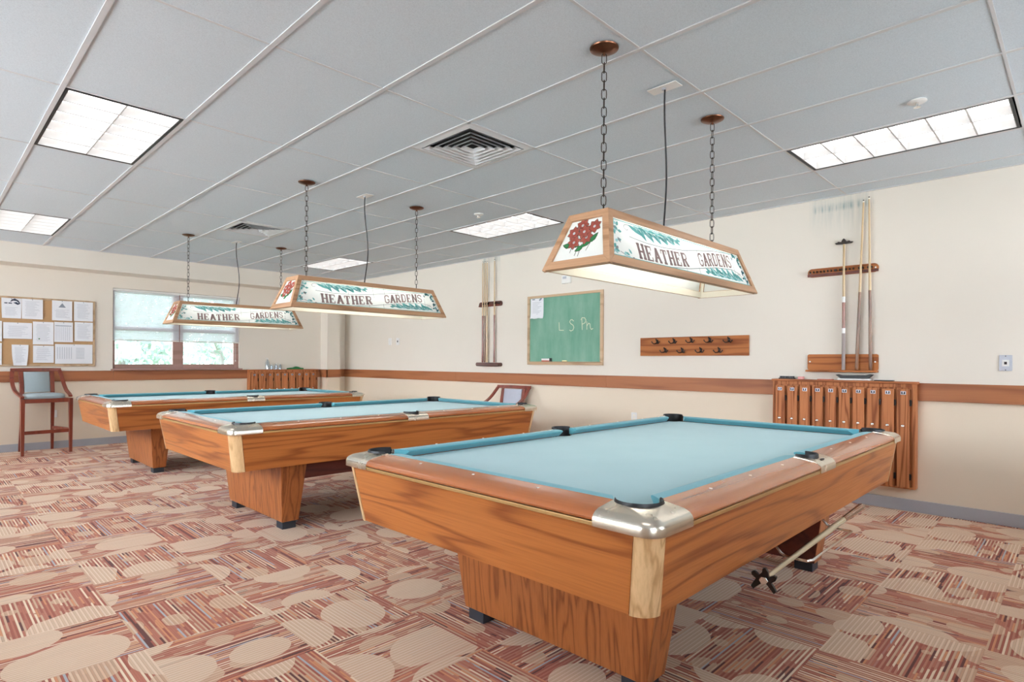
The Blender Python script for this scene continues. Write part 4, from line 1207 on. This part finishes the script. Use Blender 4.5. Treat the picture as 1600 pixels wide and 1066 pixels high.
def blind(xa, xb, label, cord):
    t = thing('window_blind', label, 'blind', group='white mini blinds in the window')
    MB().box((xa, YB+.004, WZ1-.034), (xb, YB+.034, WZ1-.004)).build('headrail', 'white', t, bevel=.002)
    m = MB(); zlow = 1.500; n = 36
    for k in range(n):
        z = zlow+.020 + (WZ1-.044-zlow-.020)*k/(n-1)
        pts = [(-.0060, -.0088), (-.0022, -.0022), (.0024, .0036), (.0062, .0084)]
        a0 = [(xa+.004, YB+.019+p, z+q) for p, q in pts]; a1 = [(xb-.004, YB+.019+p, z+q) for p, q in pts]
        for i in range(3): m.flat([a0[i], a0[i+1], a1[i+1], a1[i]])
    for x in (xa+.12, (xa+xb)/2, xb-.12):
        m.tube([(x, YB+.007, zlow+.005), (x, YB+.007, WZ1-.036)], .0008, 4); m.tube([(x, YB+.031, zlow+.005), (x, YB+.031, WZ1-.036)], .0008, 4)
    m.build('slats', 'slat', t, smooth=40, recalc=False)
    MB().box((xa+.004, YB+.008, zlow-.012), (xb-.004, YB+.030, zlow+.006)).build('bottom_rail', 'white', t, bevel=.003)
    if cord:
        m = MB().tube([(xb-.06, YB-.002, 1.215), (xb-.06, YB-.002, WZ1-.03)], .0022, 6)
        m.lathe([(.001, -.03), (.008, -.028), (.006, 0), (.001, .004)], (xb-.06, YB-.002, 1.215), 10)
        m.build('pull_cord', 'white', t)
blind(WX0+.004, 1.715, 'white blind half drawn over the window half nearest the corkboard', False)
blind(1.719, WX1-.004, 'white blind with a pull cord over the window half nearest the lockers', True)
for k, (a, b) in enumerate(ADDED_LWS):     # windows added for daylight fill along the left-hand wall, outside the picture
    m = MB()
    for lo, hi in (((a, lz0), (b, lz0+.05)), ((a, lz1-.05), (b, lz1)), ((a, lz0+.05), (a+.05, lz1-.05)), ((b-.05, lz0+.05), (b, lz1-.05)), (((a+b)/2-.03, lz0+.05), ((a+b)/2+.03, lz1-.05))):
        m.box((XL-.11, lo[0], lo[1]), (XL-.05, hi[0], hi[1]))
    w_ = struct('window_%d' % (k+2), m, 'window_wood')
    o = MB().box((XL-.082, a+.05, lz0+.05), (XL-.078, b-.05, lz1-.05)).build('window_pane', 'pane', w_, smooth=0); o['kind'] = 'structure'
for k, (a, b) in enumerate(ADDED_FWS):     # and more added behind the camera, also for fill
    m = MB()
    for lo, hi in (((a, lz0), (b, lz0+.05)), ((a, lz1-.05), (b, lz1)), ((a, lz0+.05), (a+.05, lz1-.05)), ((b-.05, lz0+.05), (b, lz1-.05)), (((a+b)/2-.03, lz0+.05), ((a+b)/2+.03, lz1-.05))):
        m.box((lo[0], YF-.11, lo[1]), (hi[0], YF-.05, hi[1]))
    w_ = struct('window_%d' % (k+2+len(ADDED_LWS)), m, 'window_wood')
    o = MB().box((a+.05, YF-.082, lz0+.05), (b-.05, YF-.078, lz1-.05)).build('window_pane', 'pane', w_, smooth=0); o['kind'] = 'structure'
# outlet behind the tall stool
m = MB().box((.145, YB-.007, .42), (.205, YB-.0005, .52)); 
t = thing('power_outlet', 'white outlet low on the back wall behind the tall stool', 'outlet')
m.build('cover', 'white', t, bevel=.001); MB().box((.163, YB-.009, .44), (.187, YB-.0071, .50)).build('socket_face', 'ivory', t)
# bottles and cloth on the back lockers
zl = .255+.80+.001
def bottle(x, h_, r, label, spray=False):
    t = thing('bottle', label, 'bottle', group='clear bottles on the back lockers')
    y = YB-.055
    MB().lathe([(.001, 0), (r, 0), (r, h_*.62), (r*.5, h_*.78), (r*.38, h_*.86), (.001, h_*.86)], (x, y, zl), 16).build('bottle_body', 'clear', t)
    m = MB().lathe([(.001, h_*.862), (r*.45, h_*.862), (r*.45, h_), (.001, h_)], (x, y, zl), 12)
    if spray: m.box((x-.03, y-.008, zl+h_*.93), (x+.012, y+.008, zl+h_))
    m.build('cap', 'white', t)
bottle(3.055, .195, .030, 'tallest clear spray bottle on the back lockers', True)
bottle(3.125, .085, .024, 'short clear bottle beside the spray bottle on the back lockers')
bottle(3.205, .105, .024, 'middle clear bottle on the back lockers')
bottle(3.275, .10, .022, 'clear bottle nearest the green cloth on the back lockers')
m = MB()
prof = [(3.42, .0), (3.42, .018), (3.47, .026), (3.53, .030), (3.575, .048), (3.62, .040), (3.66, .024), (3.71, .022), (3.71, 0)]
m.prism(prof, lambda p, q, h: (p-.02, YB-.085+h, zl+q), 0, .06)
tag(m.build('green_cloth', 'green', bevel=.006), 'folded green cloth lying on the back lockers', 'cloth')

# ------------------------------------------------------------------ chairs
def bar(mb, pts, w, d, side, mi=0):
    """rectangular bar swept through pts; w along 'side' vector, d across"""
    pts = [Vector(p) for p in pts]; s = Vector(side).normalized(); rings = []
    for i, p in enumerate(pts):
        t_ = (pts[min(i+1, len(pts)-1)] - pts[max(i-1, 0)]).normalized(); nrm = t_.cross(s).normalized()
        ww = w[i] if isinstance(w, (list, tuple)) else w; dd = d[i] if isinstance(d, (list, tuple)) else d
        rings.append([p+s*ww/2+nrm*dd/2, p-s*ww/2+nrm*dd/2, p-s*ww/2-nrm*dd/2, p+s*ww/2-nrm*dd/2])
    return mb.loft(rings, mi)
def make_chair(name, label, cat, sh, bh_, W, D, fabric, stretch, low_arm=True):
    """front faces -Y; sh seat height, bh_ back height, W width, D depth"""
    t = thing(name, label, cat)
    hx, yf, yb_ = W/2-.025, -D/2+.02, D/2-.02
    for s in (-1, 1):
        ft = sh-.035 if low_arm else sh+(bh_-sh)*.40-.014
        m = bar(MB(), [(s*hx, yf, 0), (s*hx, yf, sh*.6), (s*hx, yf, ft)], [.032, .040, .044], [.034, .042, .046], (1, 0, 0)); m.build('leg', 'cherry', t, bevel=.004)
        m = bar(MB(), [(s*(hx-.075), yb_+.01, 0), (s*(hx-.085), yb_-.035, sh*.5), (s*(hx-.085), yb_-.05, sh-.03)], [.030, .036, .040], [.032, .038, .042], (1, 0, 0)); m.build('leg', 'cherry', t, bevel=.004)
        m = bar(MB(), [(s*(hx-.085), yb_-.05, sh-.029), (s*(hx-.085), yb_-.02, sh+(bh_-sh)*.5), (s*(hx-.082), yb_+.02, bh_-.043)], .046, .026, (1, 0, 0)); m.build('back_post', 'cherry', t, bevel=.004)
        # swept arm from the crest rail to the front leg
        H = bh_-sh
        pts = [(s*(hx+.0), yb_+.012, bh_-.024), (s*(hx+.012), yb_-.015, sh+H*.78), (s*(hx+.020), yb_-.06, sh+H*.55), (s*(hx+.022), yb_-.13, sh+H*.33), (s*(hx+.020), yb_-.23, sh+H*.15), (s*(hx+.012), yf+.10, sh+.016), (s*(hx+.0), yf+.005, sh-.012)]
        if not low_arm:   # arms that sweep well forward before they meet the raised front legs
            pts = [(s*hx, yb_+.012, bh_-.024), (s*(hx+.008), yb_-.03, sh+H*.84), (s*(hx+.014), yb_-.09, sh+H*.70), (s*(hx+.016), yb_-.17, sh+H*.57), (s*(hx+.014), yb_-.27, sh+H*.47), (s*(hx+.008), yf+.10, sh+H*.42), (s*hx, yf-.01, sh+H*.40)]
        # smooth the polyline
        for _ in range(2):
            q = [pts[0]]
            for a_, b_ in zip(pts[:-1], pts[1:]): q += [tuple(.75*a_[i]+.25*b_[i] for i in range(3)), tuple(.25*a_[i]+.75*b_[i] for i in range(3))]
            pts = q + [pts[-1]]
        m = bar(MB(), pts, .042, .022, (1, 0, 0)); m.build('arm', 'cherry', t, bevel=.003)
    m = bar(MB(), [(-hx-.02, yb_+.02, bh_-.02), (0, yb_+.035, bh_-.018), (hx+.02, yb_+.02, bh_-.02)], .024, .042, (0, 1, 0)); m.build('crest_rail', 'cherry', t, bevel=.004)
    m = MB()
    m.box((-hx+.024, yf-.018, sh-.085), (hx-.024, yf+.012, sh-.035))
    for s in (-1, 1): bar(m, [(s*hx, yf+.026, sh-.06), (s*(hx-.085), yb_-.075, sh-.06)], .024, .05, (1, 0, 0))
    m.box((-hx+.107, yb_-.062, sh-.085), (hx-.107, yb_-.038, sh-.035))
    m.build('seat_rail', 'cherry', t, bevel=.003)
    # seat cushion
    m = MB(); rings = []
    for z, k in ((sh-.034, .96), (sh-.012, 1.0), (sh+.014, .97), (sh+.026, .86), (sh+.030, .5)):
        ring = []
        for q in range(28):
            a_ = 2*PI*q/28; c_, s_ = math.cos(a_), math.sin(a_)
            u = math.copysign(abs(c_)**.35, c_); v = math.copysign(abs(s_)**.35, s_)
            wx = (hx-.028) - .045*(v+1)/2
            ring.append((u*wx*k, (yf+yb_-.06)/2 + v*(yb_-.06-yf-.02)/2*k, z))
        rings.append(ring)
    m.loft(rings).build('seat', fabric, t, smooth=60)
    # back pad
    m = MB(); z0_, z1_ = sh+.036, bh_-.046
    rings = []
    for k in range(5):
        z = z0_+(z1_-z0_)*k/4; u = (z-sh)/(bh_-sh); y = yb_-.05+.07*u
        rings.append([(-hx+.112, y-.010, z), (-hx+.135, y-.024, z), (hx-.135, y-.024, z), (hx-.112, y-.010, z), (hx-.112, y+.012, z), (-hx+.112, y+.012, z)])
    m.loft(rings).build('back_pad', fabric, t, smooth=50)
    if stretch:
        m = MB(); z = sh*.385
        m.box((-hx+.02, yf-.012, z-.022), (hx-.02, yf+.012, z+.022)); m.build('foot_rail', 'cherry', t, bevel=.003)
        for s in (-1, 1):
            bar(MB(), [(s*hx, yf+.02, z+.01), (s*(hx-.083), yb_-.03, z+.01)], .020, .040, (1, 0, 0)).build('side_stretcher', 'cherry', t, bevel=.003)
    return t
st = make_chair('bar_stool', 'tall cherry wood stool with pale blue-grey seat, under the corkboard', 'stool', .742, 1.090, .545, .53, 'upholstery', True)
st.location = (.005, 7.0, 0); st.rotation_euler = (0, 0, math.radians(6))
ac = make_chair('armchair', 'low cherry wood armchair against the right-hand wall, behind the middle table', 'chair', .46, .89, .57, .55, 'lilac', False, False)
ac.location = (4.18, 2.72, 0); ac.rotation_euler = (0, 0, math.radians(-84))

# ------------------------------------------------------------------ outdoors
tag(MB().box((-25, YB+.3, -.6), (30, 45, -.5)).build('lawn', 'lawn', smooth=0), kind='structure')
def tree(x, y, h_, r, seed, label, mats):
    t = thing('tree', label, 'tree', (x, y, -.5), 0, 'trees outside the window')
    rnd = random.Random(seed)
    m = MB().tube([(0, 0, 0), (.05, .02, h_*.3), (-.04, .05, h_*.62), (.02, 0, h_*.85)], [.13, .11, .07, .02], 8)
    for k in range(7):
        a_ = rnd.random()*6.28; z = h_*(.25+.5*rnd.random()); l = r*(.6+.3*rnd.random())
        m.tube([(0, .03, z), (l*.5*math.cos(a_), l*.5*math.sin(a_), z+.25), (l*math.cos(a_), l*math.sin(a_), z+.55)], [.045, .03, .012], 6)
    m.build('trunk', 'bark', t)
    f = MB()
    for k in range(2600):
        while True:
            p = Vector((rnd.uniform(-1, 1), rnd.uniform(-1, 1), rnd.uniform(-1, 1)))
            if .25 < p.length < 1: break
        c = Vector((p.x*r, p.y*r, h_*.56+p.z*h_*.46))
        s = rnd.uniform(.06, .12)
        e = Vector((rnd.gauss(0, 1), rnd.gauss(0, 1), rnd.gauss(0, 1))).normalized(); g = e.orthogonal().normalized()
        f.flat([c+e*s, c+g*s*.5, c-e*s, c-g*s*.5], k % 2)
    f.build('crown', mats, t, smooth=0, recalc=False)
for a_ in ((1.9, 12.0, 4.2, 1.35, 1, 'leafy green tree outside the left window half', ['leaf', 'leaf2']),
           (4.5, 13.7, 4.8, 1.5, 2, 'paler tree outside the right window half', ['leaf2', 'leaf']),
           (3.4, 17.4, 5.2, 1.9, 3, 'tree farther off between the two window trees', ['leaf2', 'leaf2']),
           (7.4, 18.5, 5.0, 1.9, 4, 'far tree at the right side of the window view', ['leaf2', 'leaf'])):
    tree(*a_)
wr = bpy.data.worlds.new('daylight'); bpy.context.scene.world = wr; wr.use_nodes = True
wt = wr.node_tree
for n in list(wt.nodes): wt.nodes.remove(n)
wo = wt.nodes.new('ShaderNodeOutputWorld'); bg = wt.nodes.new('ShaderNodeBackground')
tc = wt.nodes.new('ShaderNodeTexCoord'); sp = wt.nodes.new('ShaderNodeSeparateXYZ'); wt.links.new(tc.outputs['Generated'], sp.inputs[0])
cr_ = wt.nodes.new('ShaderNodeValToRGB'); wt.links.new(sp.outputs[2], cr_.inputs[0])
cr_.color_ramp.elements[0].position = 0.; cr_.color_ramp.elements[0].color = (.98, .985, 1, 1)
cr_.color_ramp.elements[1].position = .5; cr_.color_ramp.elements[1].color = (.76, .87, 1, 1)
wt.links.new(cr_.outputs[0], bg.inputs[0]); # hazy sky, brighter behind the camera than beyond the far window, as added room fill
mr = wt.nodes.new('ShaderNodeMapRange'); dt = wt.nodes.new('ShaderNodeVectorMath'); dt.operation = 'DOT_PRODUCT'; dt.inputs[1].default_value = (.92, .39, 0)
wt.links.new(tc.outputs['Generated'], dt.inputs[0]); wt.links.new(dt.outputs['Value'], mr.inputs[0])
mr.interpolation_type = 'SMOOTHSTEP'
mr.inputs[1].default_value = .2; mr.inputs[2].default_value = -.75; mr.inputs[3].default_value = 3.6; mr.inputs[4].default_value = 17.5
wt.links.new(mr.outputs[0], bg.inputs[1])
wt.links.new(bg.outputs[0], wo.inputs[0])
# ------------------------------------------------------------------ camera and view
cd = bpy.data.cameras.new('camera'); co_ = bpy.data.objects.new('camera', cd); C.objects.link(co_)
cd.sensor_fit = 'HORIZONTAL'; cd.sensor_width = 36.; cd.lens = 36.*916.85/1600; cd.shift_y = (565.04-533)/1600; cd.clip_start = .02
co_.matrix_world = Matrix.Translation(CAM) @ Matrix.Rotation(-.7956, 4, 'Z') @ Matrix.Rotation(PI/2, 4, 'X') @ Matrix.Rotation(.0048, 4, 'Z')
sc = bpy.context.scene; sc.camera = co_
sc.view_settings.view_transform = 'Standard'; sc.view_settings.look = 'None'
sc.view_settings.exposure = .27; sc.view_settings.gamma = 1.; sc.view_settings.use_curve_mapping = False
sc.cycles.max_bounces = 10; sc.cycles.diffuse_bounces = 5; sc.cycles.transparent_max_bounces = 12
